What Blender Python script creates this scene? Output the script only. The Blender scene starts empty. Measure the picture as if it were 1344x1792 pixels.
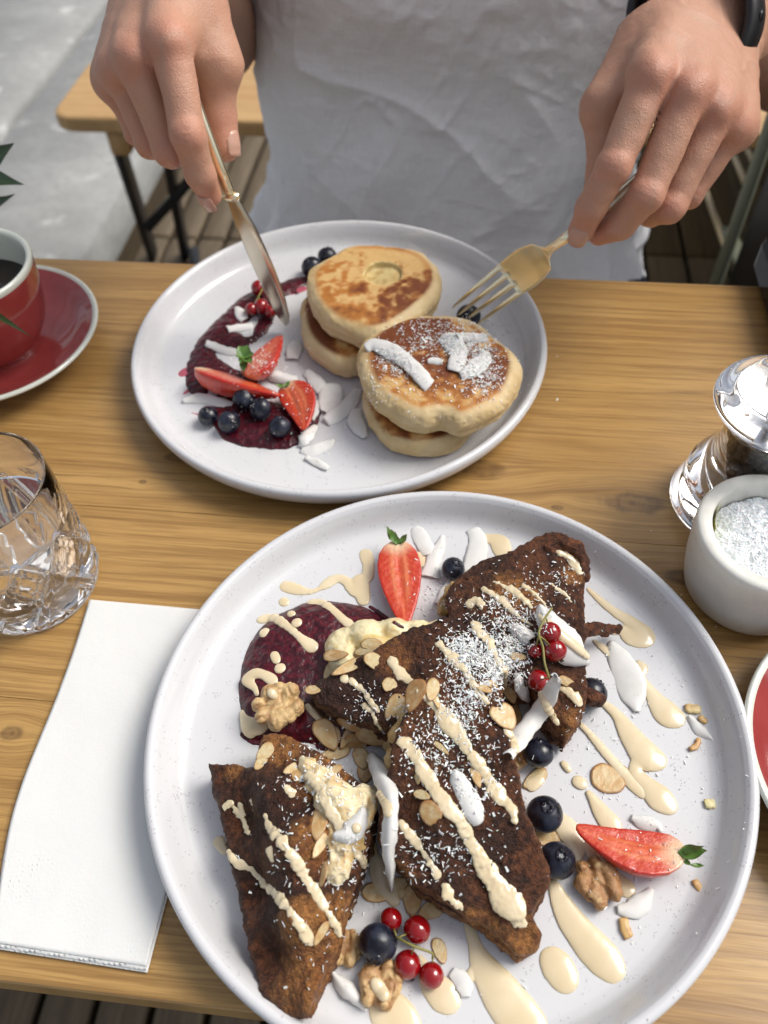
import bpy, math, random
import numpy as np
from mathutils import Vector, Matrix
from mathutils.bvhtree import BVHTree
S = bpy.context.scene
random.seed(7); rng = np.random.default_rng(7)
R = math.radians
# ---------------------------------------------------------------- camera
FPX = 1428.23; PITCH = 0.902914; ROLL = -0.0488723; CH = 0.368343
C0 = np.array([0, 0, CH])
_d = np.array([0, math.cos(PITCH), -math.sin(PITCH)]); _r = np.array([1., 0, 0]); _u = np.cross(_r, _d)
CD = _d; CR = math.cos(ROLL)*_r+math.sin(ROLL)*_u; CU = -math.sin(ROLL)*_r+math.cos(ROLL)*_u
cd = bpy.data.cameras.new('camera'); cam = bpy.data.objects.new('camera', cd); S.collection.objects.link(cam); S.camera = cam
m = Matrix.Identity(4)
for i in range(3):
    m[i][0] = CR[i]; m[i][1] = CU[i]; m[i][2] = -CD[i]; m[i][3] = C0[i]
cam.matrix_world = m
cd.sensor_fit = 'VERTICAL'; cd.sensor_height = 24.0; cd.sensor_width = 18.0
cd.lens = FPX/1792*24.0; cd.clip_start = 0.01; cd.clip_end = 500
cd.dof.use_dof = True; cd.dof.focus_distance = 0.375; cd.dof.aperture_fstop = cd.lens/3.2
# ---------------------------------------------------------------- light
SUN_AZ = R(74); SUN_EL = R(50)
w = bpy.data.worlds.new('World'); S.world = w; w.use_nodes = True
nt = w.node_tree; sky = nt.nodes.new('ShaderNodeTexSky'); sky.sky_type = 'NISHITA'; sky.sun_disc = False
sky.sun_elevation = SUN_EL; sky.sun_rotation = SUN_AZ; sky.air_density = 1.0; sky.dust_density = 4.0; sky.ozone_density = 1.0
bg = nt.nodes['Background']; bg.inputs[1].default_value = 0.12; hs = nt.nodes.new('ShaderNodeHueSaturation'); hs.inputs['Saturation'].default_value = .45; nt.links.new(sky.outputs[0], hs.inputs['Color']); nt.links.new(hs.outputs[0], bg.inputs[0])
sl = bpy.data.lights.new('sun', 'SUN'); sl.energy = 2.1; sl.angle = R(30); sl.color = (1, .95, .88)
so = bpy.data.objects.new('sun', sl); S.collection.objects.link(so)
sdir = Vector((math.sin(SUN_AZ)*math.cos(SUN_EL), math.cos(SUN_AZ)*math.cos(SUN_EL), math.sin(SUN_EL)))
so.rotation_euler = sdir.to_track_quat('Z', 'Y').to_euler(); so.location = sdir*5
S.view_settings.view_transform = 'Standard'; S.view_settings.look = 'None'; S.view_settings.gamma = 1
S.view_settings.exposure = 0.35; S.view_settings.use_curve_mapping = False
S.render.engine = 'CYCLES'; S.cycles.use_denoising = True; S.cycles.max_bounces = 24
S.cycles.transmission_bounces = 24; S.cycles.glossy_bounces = 8; S.cycles.diffuse_bounces = 5; S.cycles.caustics_refractive = True; S.cycles.blur_glossy = 0.5
S.cycles.sample_clamp_indirect = 6
# ---------------------------------------------------------------- photo pixel -> place on a surface of the table top
def ray(px, py):
    return CD+(px-672)/FPX*CR-(py-896)/FPX*CU
def W(px, py, z=0.):
    D = ray(px, py); return C0+(z-CH)/D[2]*D
def PD(px, py, dep):
    return C0+dep*ray(px, py)
def mpp(p):            # metres per photo pixel at point p
    return float((np.asarray(p)-C0)@CD)/FPX
# ---------------------------------------------------------------- mesh helpers
COL = S.collection
def tag(o, label=None, cat=None, group=None, kind=None):
    if label: o['label'] = label
    if cat: o['category'] = cat
    if group: o['group'] = group
    if kind: o['kind'] = kind
    return o
def empty(name, loc=(0, 0, 0), rz=0, **k):
    o = bpy.data.objects.new(name, None); COL.objects.link(o); o.location = loc; o.rotation_euler = (0, 0, rz)
    o.empty_display_size = .02
    return tag(o, **k)
def mk(name, V, F, mat=None, parent=None, col=None, smooth=True, link=True, **k):
    me = bpy.data.meshes.new(name)
    V = np.asarray(V, dtype=np.float32).reshape(-1, 3)
    if isinstance(F, np.ndarray) and F.ndim == 2:
        n, c = F.shape
        me.vertices.add(len(V)); me.vertices.foreach_set('co', V.ravel())
        me.loops.add(n*c); me.loops.foreach_set('vertex_index', F.astype(np.int32).ravel())
        me.polygons.add(n); me.polygons.foreach_set('loop_start', np.arange(n, dtype=np.int32)*c)
        me.update(calc_edges=True); me.validate()
    else:
        me.from_pydata([tuple(map(float, v)) for v in V], [], [tuple(int(i) for i in f) for f in F]); me.update()
    if smooth: me.polygons.foreach_set('use_smooth', np.ones(len(me.polygons), dtype=bool))
    if col is not None and len(me.vertices) == len(V):
        a = me.color_attributes.new('Col', 'FLOAT_COLOR', 'POINT')
        c4 = np.ones((len(V), 4), np.float32); c4[:, :3] = col; a.data.foreach_set('color', c4.ravel())
    if mat: me.materials.append(mat)
    o = bpy.data.objects.new(name, me)
    if link: COL.objects.link(o)
    if parent is not None: o.parent = parent
    return tag(o, **k)
def join(parts):
    V = []; F = []; n = 0
    for v, f in parts:
        V.append(np.asarray(v, float)); F += [tuple(int(i)+n for i in q) for q in f]; n += len(v)
    return np.concatenate(V), F
def lathe(prof, n=96, closed=False):
    P = np.array(prof, float); k = len(P); a = np.arange(n)*2*math.pi/n
    V = np.stack([P[None, :, 0]*np.cos(a)[:, None], P[None, :, 0]*np.sin(a)[:, None], np.broadcast_to(P[None, :, 1], (n, k))], -1).reshape(-1, 3)
    i = np.arange(n)[:, None]; j = np.arange(k-(0 if closed else 1))[None]
    i2 = (i+1) % n; j2 = (j+1) % k
    F = np.stack([i*k+j, i2*k+j, i2*k+j2, i*k+j2], -1).reshape(-1, 4)
    return V, F
def catmull(P, n=6, closed=False):
    P = np.asarray(P, float); m_ = len(P); out = []
    rg = range(m_ if closed else m_-1)
    for i in rg:
        if closed: p0, p1, p2, p3 = P[(i-1) % m_], P[i], P[(i+1) % m_], P[(i+2) % m_]
        else: p0, p1, p2, p3 = P[max(i-1, 0)], P[i], P[i+1], P[min(i+2, m_-1)]
        for s in range(n):
            t = s/n; out.append(.5*((2*p1)+(-p0+p2)*t+(2*p0-5*p1+4*p2-p3)*t*t+(-p0+3*p1-3*p2+p3)*t**3))
    if not closed: out.append(P[-1])
    return np.array(out)
def box(cx, cy, cz, sx, sy, sz, b=0.0):
    """box with chamfered vertical and horizontal edges, centre and full sizes"""
    hx, hy, hz = sx/2, sy/2, sz/2
    if b <= 0:
        V = np.array([(x, y, z) for x in (-hx, hx) for y in (-hy, hy) for z in (-hz, hz)])
        F = [(0, 1, 3, 2), (4, 6, 7, 5), (0, 4, 5, 1), (2, 3, 7, 6), (0, 2, 6, 4), (1, 5, 7, 3)]
        return V+np.array([cx, cy, cz]), F
    ring = lambda ix, iy: [(-ix+0*b, -iy+b), (-ix+b, -iy), (ix-b, -iy), (ix, -iy+b), (ix, iy-b), (ix-b, iy), (-ix+b, iy), (-ix, iy-b)]
    V = []; zs = [(-hz, b), (-hz+b, 0), (hz-b, 0), (hz, b)]
    for z, ins in zs:
        for x, y in ring(hx-ins, hy-ins): V.append((x, y, z))
    F = [tuple(reversed(range(8))), tuple(range(24, 32))]
    for l in range(3):
        for i in range(8): F.append((l*8+i, l*8+(i+1) % 8, (l+1)*8+(i+1) % 8, (l+1)*8+i))
    return np.array(V)+np.array([cx, cy, cz]), F
def sweep(P, wid, thk, nrm, n=14, sq=2.6):
    """tube with a superelliptic section along P; wid/thk half sizes, nrm = thickness direction"""
    P = np.asarray(P, float); k = len(P); wid = np.broadcast_to(wid, k); thk = np.broadcast_to(thk, k)
    nrm = np.broadcast_to(np.asarray(nrm, float), (k, 3))
    T = np.gradient(P, axis=0); T /= np.linalg.norm(T, axis=1)[:, None]
    B = np.cross(T, nrm); B /= np.linalg.norm(B, axis=1)[:, None]; N = np.cross(B, T)
    a = np.arange(n)*2*math.pi/n; ca, sa = np.cos(a), np.sin(a)
    cx = np.sign(ca)*np.abs(ca)**(2/sq); sy = np.sign(sa)*np.abs(sa)**(2/sq)
    V = (P[:, None]+B[:, None]*(cx[None]*wid[:, None])[..., None]+N[:, None]*(sy[None]*thk[:, None])[..., None]).reshape(-1, 3)
    F = []
    for i in range(k-1):
        for j in range(n): F.append((i*n+j, i*n+(j+1) % n, (i+1)*n+(j+1) % n, (i+1)*n+j))
    F.append(tuple(reversed(range(n)))); F.append(tuple(range((k-1)*n, k*n)))
    return V, F
def icos(n=2):
    import bmesh
    bm = bmesh.new(); bmesh.ops.create_icosphere(bm, subdivisions=n, radius=1)
    V = np.array([v.co[:] for v in bm.verts]); F = [tuple(v.index for v in f.verts) for f in bm.faces]; bm.free()
    return V, F
# ---------------------------------------------------------------- noise
_L = np.random.default_rng(3).random((64, 64, 64)).astype(np.float32)
def vn(P):
    P = np.asarray(P, np.float32); i = np.floor(P).astype(np.int32); f = P-i; f = f*f*f*(f*(f*6-15)+10)
    x0, y0, z0 = (i & 63).T; x1, y1, z1 = ((i+1) & 63).T; fx, fy, fz = f.T
    a = _L[x0, y0, z0]*(1-fx)+_L[x1, y0, z0]*fx; b = _L[x0, y1, z0]*(1-fx)+_L[x1, y1, z0]*fx
    c = _L[x0, y0, z1]*(1-fx)+_L[x1, y0, z1]*fx; d = _L[x0, y1, z1]*(1-fx)+_L[x1, y1, z1]*fx
    return (a*(1-fy)+b*fy)*(1-fz)+(c*(1-fy)+d*fy)*fz
def fbm(P, sc, o=3, off=0.):
    P = np.asarray(P)*sc+off; v = 0; a = 1; t = 0
    for k in range(o): v = v+a*vn(P+17.3*k); t += a; a *= .5; P = P*2.03
    return v/t*2-1
def ridge(P, sc, o=2, off=0.):
    P = np.asarray(P)*sc+off; v = 0; a = 1; t = 0
    for k in range(o): v = v+a*(1-np.abs(2*vn(P+11.7*k)-1))**2; t += a; a *= .5; P = P*2.1
    return v/t
def ss(a, b, x):
    t = np.clip((x-a)/(b-a), 0, 1); return t*t*(3-2*t)
# ---------------------------------------------------------------- signed distance fields and surface nets
def smin(a, b, k):
    h = np.maximum(k-np.abs(a-b), 0)/k; return np.minimum(a, b)-h*h*k*.25
def cone(P, a, b, ra, rb):
    a = np.asarray(a); b = np.asarray(b); ab = b-a; L = ab@ab
    t = np.clip(((P-a)@ab)/max(L, 1e-12), 0, 1); return np.linalg.norm(P-a-t[:, None]*ab, axis=1)-(ra+(rb-ra)*t)
def poly2(P, Q):
    """signed distance to the closed polygon Q in the xy plane"""
    x, y = P[:, 0], P[:, 1]; d = np.full(len(P), 1e9); ins = np.zeros(len(P), bool)
    n = len(Q)
    for i in range(n):
        ax, ay = Q[i]; bx, by = Q[(i+1) % n]; ex, ey = bx-ax, by-ay
        wx, wy = x-ax, y-ay; t = np.clip((wx*ex+wy*ey)/(ex*ex+ey*ey+1e-14), 0, 1)
        d = np.minimum(d, (wx-ex*t)**2+(wy-ey*t)**2)
        c = ((ay <= y) & (by > y)) | ((by <= y) & (ay > y))
        if ey != 0: ins ^= c & (x < ax+(y-ay)/ey*ex)
    d = np.sqrt(d); return np.where(ins, -d, d)
def nets(f, lo, hi, h, lip=1.0, pad=0.0, B=8):
    lo = np.asarray(lo, float); nb = np.maximum(1, np.ceil((np.asarray(hi)-lo)/(h*B)).astype(int))
    bi = np.stack(np.meshgrid(*[np.arange(k) for k in nb], indexing='ij'), -1).reshape(-1, 3)
    cen = lo+(bi+.5)*B*h; fc = f(cen)
    act = np.abs(fc) < (B*h*.87*lip+pad+h)
    n = nb*B+1; A = np.ones(n, np.float32)
    inn = bi[(~act) & (fc < 0)]
    for b in inn: A[b[0]*B:b[0]*B+B+1, b[1]*B:b[1]*B+B+1, b[2]*B:b[2]*B+B+1] = -1
    msk = np.zeros(n, bool)
    for b in bi[act]: msk[b[0]*B:b[0]*B+B+1, b[1]*B:b[1]*B+B+1, b[2]*B:b[2]*B+B+1] = True
    I = np.argwhere(msk)
    for s in range(0, len(I), 400000):
        J = I[s:s+400000]; A[J[:, 0], J[:, 1], J[:, 2]] = f(lo+J*h)
    ins = A < 0
    cs = [(i, j, k) for i in (0, 1) for j in (0, 1) for k in (0, 1)]
    cnt = sum(ins[i:n[0]-1+i, j:n[1]-1+j, k:n[2]-1+k].astype(np.int8) for i, j, k in cs)
    cells = np.argwhere((cnt > 0) & (cnt < 8))
    if len(cells) == 0: return np.zeros((0, 3)), np.zeros((0, 4), int)
    acc = np.zeros((len(cells), 3)); num = np.zeros(len(cells))
    for ax in range(3):
        o = [q for q in range(3) if q != ax]
        for u in (0, 1):
            for v in (0, 1):
                c0 = [0, 0, 0]; c0[o[0]] = u; c0[o[1]] = v; c1 = list(c0); c1[ax] = 1
                p0 = cells+c0; p1 = cells+c1
                a = A[p0[:, 0], p0[:, 1], p0[:, 2]]; b = A[p1[:, 0], p1[:, 1], p1[:, 2]]
                x = (a < 0) != (b < 0); t = np.where(x, a/np.where(x, a-b, 1), 0)
                acc[x] += (p0+t[:, None]*(np.array(c1)-c0))[x]; num += x
    V = lo+acc/num[:, None]*h
    idx = -np.ones(n, np.int64); idx[cells[:, 0], cells[:, 1], cells[:, 2]] = np.arange(len(cells))
    Fs = []
    for ax in range(3):
        o1, o2 = [(1, 2), (2, 0), (0, 1)][ax]
        s0 = [slice(1, -1)]*3; s0[ax] = slice(0, -1); s1 = list(s0); s1[ax] = slice(1, None)
        a = ins[tuple(s0)]; b = ins[tuple(s1)]
        E = np.argwhere(a != b)
        if len(E) == 0: continue
        fl = a[E[:, 0], E[:, 1], E[:, 2]]
        E = E+1; E[:, ax] -= 1
        def g(d1, d2):
            q = E.copy(); q[:, o1] -= d1; q[:, o2] -= d2; return idx[q[:, 0], q[:, 1], q[:, 2]]
        q = np.stack([g(1, 1), g(0, 1), g(0, 0), g(1, 0)], -1)
        q[~fl] = q[~fl][:, ::-1]; Fs.append(q)
    F = np.concatenate(Fs); F = F[(F >= 0).all(1)]
    return V, F
def vnorm(V, F):
    N = np.zeros_like(V); a = V[F[:, 2]]-V[F[:, 0]]; b = V[F[:, 3]]-V[F[:, 1]]; c = np.cross(a, b)
    for k in range(4): np.add.at(N, F[:, k], c)
    return N/np.maximum(np.linalg.norm(N, axis=1), 1e-12)[:, None]
def mix(a, b, t):
    t = np.asarray(t)[..., None]; return np.asarray(a)*(1-t)+np.asarray(b)*t
# ---------------------------------------------------------------- supports that food rests on
SUP = []
def support(V, F):
    SUP.append(BVHTree.FromPolygons([tuple(v) for v in V.tolist()], [tuple(q) for q in (F.tolist() if isinstance(F, np.ndarray) else F)]))
def hit(px, py):
    D = Vector(ray(px, py)).normalized(); best = None
    for t in SUP:
        h = t.ray_cast(Vector(C0), D)
        if h[0] is not None and (best is None or h[3] < best[3]): best = h
    if best is None: return W(px, py, .0065), np.array([0, 0, 1.])
    n = np.array(best[1]);
    if n@np.array(D) > 0: n = -n
    return np.array(best[0]), n
# ---------------------------------------------------------------- node helpers
class X:
    def __init__(s, nt, so): s.nt = nt; s.so = so
    def _m(s, op, *o, clamp=False):
        n = s.nt.nodes.new('ShaderNodeMath'); n.operation = op; n.use_clamp = clamp
        for i, v in enumerate((s,)+o):
            if isinstance(v, X): s.nt.links.new(v.so, n.inputs[i])
            else: n.inputs[i].default_value = v
        return X(s.nt, n.outputs[0])
    def __add__(s, o): return s._m('ADD', o)
    def __radd__(s, o): return s._m('ADD', o)
    def __mul__(s, o): return s._m('MULTIPLY', o)
    def __rmul__(s, o): return s._m('MULTIPLY', o)
    def __sub__(s, o): return s._m('SUBTRACT', o)
    def __rsub__(s, o): return (s*-1.)+o
    def __truediv__(s, o): return s._m('DIVIDE', o)
    def pw(s, o): return s._m('POWER', o)
    def fn(s, op, *o): return s._m(op, *o)
    def sm(s, a, b):
        n = s.nt.nodes.new('ShaderNodeMapRange'); n.interpolation_type = 'SMOOTHSTEP'
        s.nt.links.new(s.so, n.inputs[0]); n.inputs[1].default_value = a; n.inputs[2].default_value = b
        return X(s.nt, n.outputs[0])
class Mat:
    def __init__(s, name):
        s.m = bpy.data.materials.new(name); s.m.use_nodes = True; s.nt = s.m.node_tree; s.b = s.nt.nodes['Principled BSDF']
    def set(s, **k):
        for a, v in k.items():
            nm = {'base': 'Base Color', 'rough': 'Roughness', 'metal': 'Metallic', 'sssw': 'Subsurface Weight', 'ssss': 'Subsurface Scale', 'sssr': 'Subsurface Radius',
                  'trans': 'Transmission Weight', 'ior': 'IOR', 'coat': 'Coat Weight', 'coatr': 'Coat Roughness', 'spec': 'Specular IOR Level', 'sheen': 'Sheen Weight', 'alpha': 'Alpha', 'normal': 'Normal'}[a]
            i = s.b.inputs[nm]
            if isinstance(v, X): s.nt.links.new(v.so, i)
            elif isinstance(v, bpy.types.NodeSocket): s.nt.links.new(v, i)
            elif isinstance(v, (tuple, list)) and nm == 'Base Color': i.default_value = (*v, 1)
            else: i.default_value = v
        return s
    def coord(s, kind='Object'):
        return s.nt.nodes.new('ShaderNodeTexCoord').outputs[kind]
    def sep(s, so):
        n = s.nt.nodes.new('ShaderNodeSeparateXYZ'); s.nt.links.new(so, n.inputs[0]); return [X(s.nt, n.outputs[i]) for i in range(3)]
    def vec(s, x, y, z):
        n = s.nt.nodes.new('ShaderNodeCombineXYZ')
        for i, v in enumerate((x, y, z)):
            if isinstance(v, X): s.nt.links.new(v.so, n.inputs[i])
            else: n.inputs[i].default_value = v
        return n.outputs[0]
    def noise(s, vec, scale=1, det=2, rough=.5, dist=0):
        n = s.nt.nodes.new('ShaderNodeTexNoise'); s.nt.links.new(vec, n.inputs['Vector']); n.inputs['Scale'].default_value = scale
        n.inputs['Detail'].default_value = det; n.inputs['Roughness'].default_value = rough; n.inputs['Distortion'].default_value = dist
        return X(s.nt, n.outputs[0])
    def voro(s, vec, scale=1, feat='F1', rnd=1.):
        n = s.nt.nodes.new('ShaderNodeTexVoronoi'); n.feature = feat; s.nt.links.new(vec, n.inputs['Vector']); n.inputs['Scale'].default_value = scale
        n.inputs['Randomness'].default_value = rnd
        return X(s.nt, n.outputs['Distance'])
    def attr(s, name='Col'):
        n = s.nt.nodes.new('ShaderNodeVertexColor'); n.layer_name = name; return n.outputs[0]
    def mixc(s, f, a, b, mode='MIX'):
        n = s.nt.nodes.new('ShaderNodeMix'); n.data_type = 'RGBA'; n.blend_type = mode
        for i, v in ((0, f), (6, a), (7, b)):
            if isinstance(v, X): s.nt.links.new(v.so, n.inputs[i])
            elif isinstance(v, bpy.types.NodeSocket): s.nt.links.new(v, n.inputs[i])
            elif isinstance(v, (tuple, list)): n.inputs[i].default_value = (*v, 1)
            else: n.inputs[i].default_value = v
        return n.outputs[2]
    def bump(s, h, dist=.001, strength=1.):
        n = s.nt.nodes.new('ShaderNodeBump'); n.inputs['Distance'].default_value = dist; n.inputs['Strength'].default_value = strength
        s.nt.links.new(h.so if isinstance(h, X) else h, n.inputs['Height']); s.nt.links.new(n.outputs[0], s.b.inputs['Normal']); return s
# ---------------------------------------------------------------- materials
def simple(name, base, rough=.5, **k): return Mat(name).set(base=base, rough=rough, **k).m
KN = [(-.173, .3194, .010, .004), (-.193, .3447, .006, .003), (-.189, .2983, .003, .002), (.012, .3252, .016, .008), (-.206, .1379, .006, .0045),
      (.100, .3061, .020, .009), (.124, .2571, .014, .006), (-.123, .0574, .006, .0015), (.056, .302, .004, .002), (.02, .50, .008, .003), (-.30, .43, .007, .003), (.143, .0615, .010, .002)]
def wood(name, c1, c2, c3, knots=(), su=1., sv=1., rough=.42, axis=0, coat=0.0, dark=1.):
    M = Mat(name); x, y, z = M.sep(M.coord())
    u, v = (x, y) if axis == 0 else (y, x)
    rnd = X(M.nt, M.nt.nodes.new('ShaderNodeObjectInfo').outputs['Random'])
    kd = None
    for ku, kv, a, b in knots:
        du = (u-ku)/a; dv = (v-kv)/b
        r2 = du*du+dv*dv; e = (r2*-.16).fn('EXPONENT')
        v = v-(v-kv)*e*.75
        core = 1-(r2*(M.noise(M.vec(u*120, v*160, 0.), 1, 3)*1.6+.2)).sm(.15, 1.2); ring = (r2.fn('SQRT')*7.+M.noise(M.vec(u*300, v*300, 0.), 1, 2)*5).fn('SINE')*.2+.8
        q = core*ring
        kd = q if kd is None else kd.fn('MAXIMUM', q)
    v = v+(M.noise(M.vec(u*3*su, v*9*sv, rnd*9), 1, 2)-.5)*.012/sv
    n1 = M.noise(M.vec(u*5*su, v*230*sv, rnd*31), 1, 5, .68)
    n2 = M.noise(M.vec(u*1.6*su, v*55*sv, rnd*13), 1, 4, .6)
    n3 = M.noise(M.vec(u*40*su, v*1100*sv, rnd*7), 1, 2)
    ln = ((v*480*sv+n2*20).fn('SINE')*.5+.5).pw(5.)*(n1.sm(.4, .62))
    c = M.mixc(n2.sm(.3, .7), c1, c2)
    c = M.mixc(n1.sm(.42, .70)*.55, c, c3)
    c = M.mixc(ln*.32, c, c3)
    c = M.mixc(n3.sm(.46, .64)*.34, c, c3)
    n4 = M.noise(M.vec(u*9*su, v*620*sv, rnd*17), 1, 2, .6); c = M.mixc(n4.sm(.50, .64)*.42, c, c3)
    if kd is not None: c = M.mixc(kd*.72, c, (.07, .035, .018))
    streak = M.noise(M.vec(u*11*su, v*420*sv, rnd*3+5), 1, 1).sm(.71, .80)
    c = M.mixc(streak*.6, c, (.09, .045, .02))
    M.set(base=c, rough=(n1*.18+rough-.08), coat=coat, coatr=.2, spec=.5)
    M.bump(n1*.5+n3*.35-n4*.4-ln*.3, .00035, .6)
    return M.m
M_table = wood('varnished pine', (.45, .275, .095), (.38, .22, .070), (.20, .10, .029), KN, rough=.31)
M_bench = wood('bench pine', (.56, .37, .17), (.47, .285, .115), (.32, .17, .06), rough=.45)
M_deck = wood('weathered decking', (.15, .112, .066), (.115, .085, .05), (.06, .042, .024), sv=.5, rough=.7, axis=1)
M_dark = wood('dark boards and shaded deck', (.115, .075, .026), (.09, .056, .018), (.045, .026, .008), sv=.5, rough=.9, axis=1)  # wall board brown; on the right-hand deck it puts shade into the colour
M_sunedge = simple('sunlit edge tone', (.62, .50, .30), .4)  # sunlight on board edges, painted as a pale tone
def mk_plate():
    M = Mat('speckled glaze'); c = M.coord()
    sp = M.voro(c, 620); msk = M.noise(c, 170, 2).sm(.50, .62); s1 = (1-sp.sm(.16, .34))*msk
    sp2 = M.voro(c, 330); s2 = (1-sp2.sm(.05, .11))*M.noise(c, 90, 1).sm(.55, .62)
    col = M.mixc(s1*.55, (.60, .605, .62), (.30, .28, .29)); col = M.mixc(s2*.55, col, (.25, .22, .22))
    M.set(base=col, rough=.16, coat=.3, coatr=.05); M.bump(M.noise(c, 60, 2), .0002, .5); return M.m
M_plate = mk_plate()
def mk_col(name, rough, bumps, dist, sss=0., ssss=.002, spec=.5, coat=0., rn=.0, sr=(1, .6, .4), mot=0.):
    M = Mat(name); c = M.coord(); h = None
    for sc, am in bumps:
        t = M.noise(c, sc, 3, .6)*am; h = t if h is None else h+t
    r = M.noise(c, 180, 2).sm(.35, .7)*rn+rough if rn else rough
    bc = M.attr()
    if mot: bc = M.mixc(1., bc, M.mixc(M.noise(c, 620, 4, .7).sm(.3, .72), (1-mot, 1-mot, 1-mot), (1+mot*.7, 1+mot*.6, 1+mot*.5)), 'MULTIPLY')
    M.set(base=bc, rough=r, spec=spec, coat=coat, coatr=.15)
    if sss: M.set(sssw=sss, ssss=ssss, sssr=sr)
    M.bump(h, dist, 1.); return M.m
M_pan = mk_col('pancake', .58, [(160, 1), (500, .3)], .0004, .15, .004, .35)
M_toast = mk_col('french toast', .36, [(420, 1), (1300, .9)], .0016, .0, .002, .38, .0, .35, mot=.5)
M_fill = mk_col('filling', .35, [(250, 1), (800, .4)], .0006, .3, .004)
M_straw = mk_col('strawberry', .28, [(500, 1), (1500, .4)], .0004, .25, .003, .5, .3, 0, (1, .3, .2))
M_nut = mk_col('nut', .42, [(500, 1), (1600, .6)], .0005, .1, .002)
M_almond = mk_col('almond', .38, [(400, 1)], .0003, .25, .002, .5)
def mk_skin():
    M = Mat('skin'); c = M.coord()
    f = M.voro(c, 1500)*.5+M.noise(c, 700, 3)*.6+M.noise(c, 130, 2)*.8
    n = M.noise(c, 60, 3).sm(.35, .7)
    col = M.mixc(n*.22, M.attr(), (.50, .24, .16)); col = M.mixc(M.noise(c, 500, 2).sm(.62, .75)*.16, col, (.26, .13, .08))
    M.set(base=col, rough=.47, spec=.42, sssw=.11, ssss=.004, sssr=(1, .35, .2)); M.bump(f, .0005, .8); return M.m
M_skin = mk_skin()
M_nail = simple('nail', (.52, .31, .235), .28, sssw=.2, ssss=.002)
def mk_shirt():
    M = Mat('white linen jersey'); c = M.coord(); x, y, z = M.sep(c)
    th = ((x*9000).fn('SINE')*.5+(z*9000).fn('SINE')*.5)
    sl_ = M.noise(M.vec(x*60, y*60, z*900), 1, 2)+M.noise(M.vec(x*900, y*60, z*60), 1, 2)
    M.set(base=M.mixc(sl_.sm(.8, 1.3), (.82, .815, .825), (.88, .875, .885)), rough=.85, sheen=.15, spec=.2)
    M.bump(sl_*.6+M.noise(c, 120, 4, .7)*1.6, .0012, .6); return M.m
M_shirt = mk_shirt()
M_navy = simple('navy cloth', (.012, .016, .035), .8)
M_black = simple('black rubber', (.012, .012, .013), .42)
M_blackg = simple('black gloss', (.008, .008, .009), .12)
M_steel = simple('black steel', (.012, .013, .015), .35, metal=.2)
M_gold = Mat('brushed gold'); _c = M_gold.coord(); M_gold.set(base=(.97, .87, .62), metal=1., rough=.27); M_gold = M_gold.m
M_silver = Mat('knife steel').set(base=(.60, .545, .44), metal=1., rough=.24).m
M_chrome = simple('chrome', (.8, .8, .8), .1, metal=1.)
def mk_sauce():
    M = Mat('cream sauce'); c = M.coord()
    M.set(base=M.mixc(M.noise(c, 70, 2).sm(.35, .7), (.66, .545, .35), (.72, .61, .42)), rough=.20, sssw=.25, ssss=.003, sssr=(1, .8, .6), coat=.4, coatr=.06); return M.m
M_sauce = mk_sauce()
def mk_comp():
    M = Mat('berry compote'); c = M.coord(); n = M.noise(c, 330, 4, .6)
    M.set(base=M.mixc(n.sm(.4, .75), (.034, .0015, .0058), (.12, .0045, .013)), rough=.34, spec=.42, coat=.12, coatr=.06)
    M.bump(M.noise(c, 230, 3, .6)*1.3+M.voro(c, 300)*.4, .0010, .8); return M.m
M_comp = mk_comp()
M_stain = simple('berry stain', (.42, .09, .13), .2)
def mk_blue():
    M = Mat('blueberry skin'); c = M.coord(); n = M.noise(c, 160, 3, .6).sm(.38, .68)
    M.set(base=M.mixc(n*.8, (.004, .004, .009), (.022, .028, .052)), rough=n*.22+.24, spec=.5); M.bump(M.noise(c, 500, 2), .0002, .5); return M.m
M_blue = mk_blue()
M_curr = simple('red currant', (.25, .0025, .005), .07, sssw=.45, ssss=.004, sssr=(1, .1, .05), coat=.6, coatr=.02)
M_stem = simple('currant stem', (.22, .20, .05), .5)
M_brownbit = simple('dried calyx', (.05, .025, .012), .7)
M_leaf = Mat('leaf'); _c = M_leaf.coord(); M_leaf.set(base=M_leaf.mixc(M_leaf.noise(_c, 250, 3), (.05, .13, .02), (.13, .24, .05)), rough=.4, sssw=.15, ssss=.002); M_leaf = M_leaf.m
M_dleaf = Mat('dark leaf'); _c = M_dleaf.coord(); M_dleaf.set(base=M_dleaf.mixc(M_dleaf.noise(_c, 60, 3), (.018, .04, .012), (.04, .075, .025)), rough=.35); M_dleaf = M_dleaf.m
def mk_coco():
    M = Mat('coconut flesh'); c = M.coord()
    M.set(base=M.mixc(M.noise(c, 150, 3).sm(.3, .7), (.74, .735, .70), (.80, .795, .775)), rough=.42, trans=.12, ior=1.3, sssw=.08, ssss=.003, sssr=(1, .95, .9)); M.bump(M.noise(c, 500, 3), .0001, .4); return M.m
M_coco = mk_coco()
M_shred = simple('desiccated coconut', (.86, .855, .84), .5, sssw=.2, ssss=.001)
def mk_napkin():
    M = Mat('paper napkin'); c = M.coord(); x, y, z = M.sep(c)
    d = 1-M.voro(c, 480, rnd=.2).sm(.10, .42); em = 1-y.sm(.103, .112)
    patt = M.voro(c, 110, rnd=.6).sm(.2, .35)
    M.set(base=(.69, .69, .675), rough=.9, spec=.15, sssw=.1, ssss=.002)
    M.bump(d*em*(patt*.7+.3)*.8+M.noise(c, 900, 3)*.2+M.noise(c, 40, 3)*1.4, .0006, .8); return M.m
M_napkin = mk_napkin()
M_glass = simple('clear glass', (1, 1, 1), .0, trans=1., ior=1.5)
M_water = simple('water', (1, 1, 1), .0, trans=1., ior=1.333)
M_acryl = simple('clear acrylic', (1, 1, 1), .01, trans=1., ior=1.49)
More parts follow.
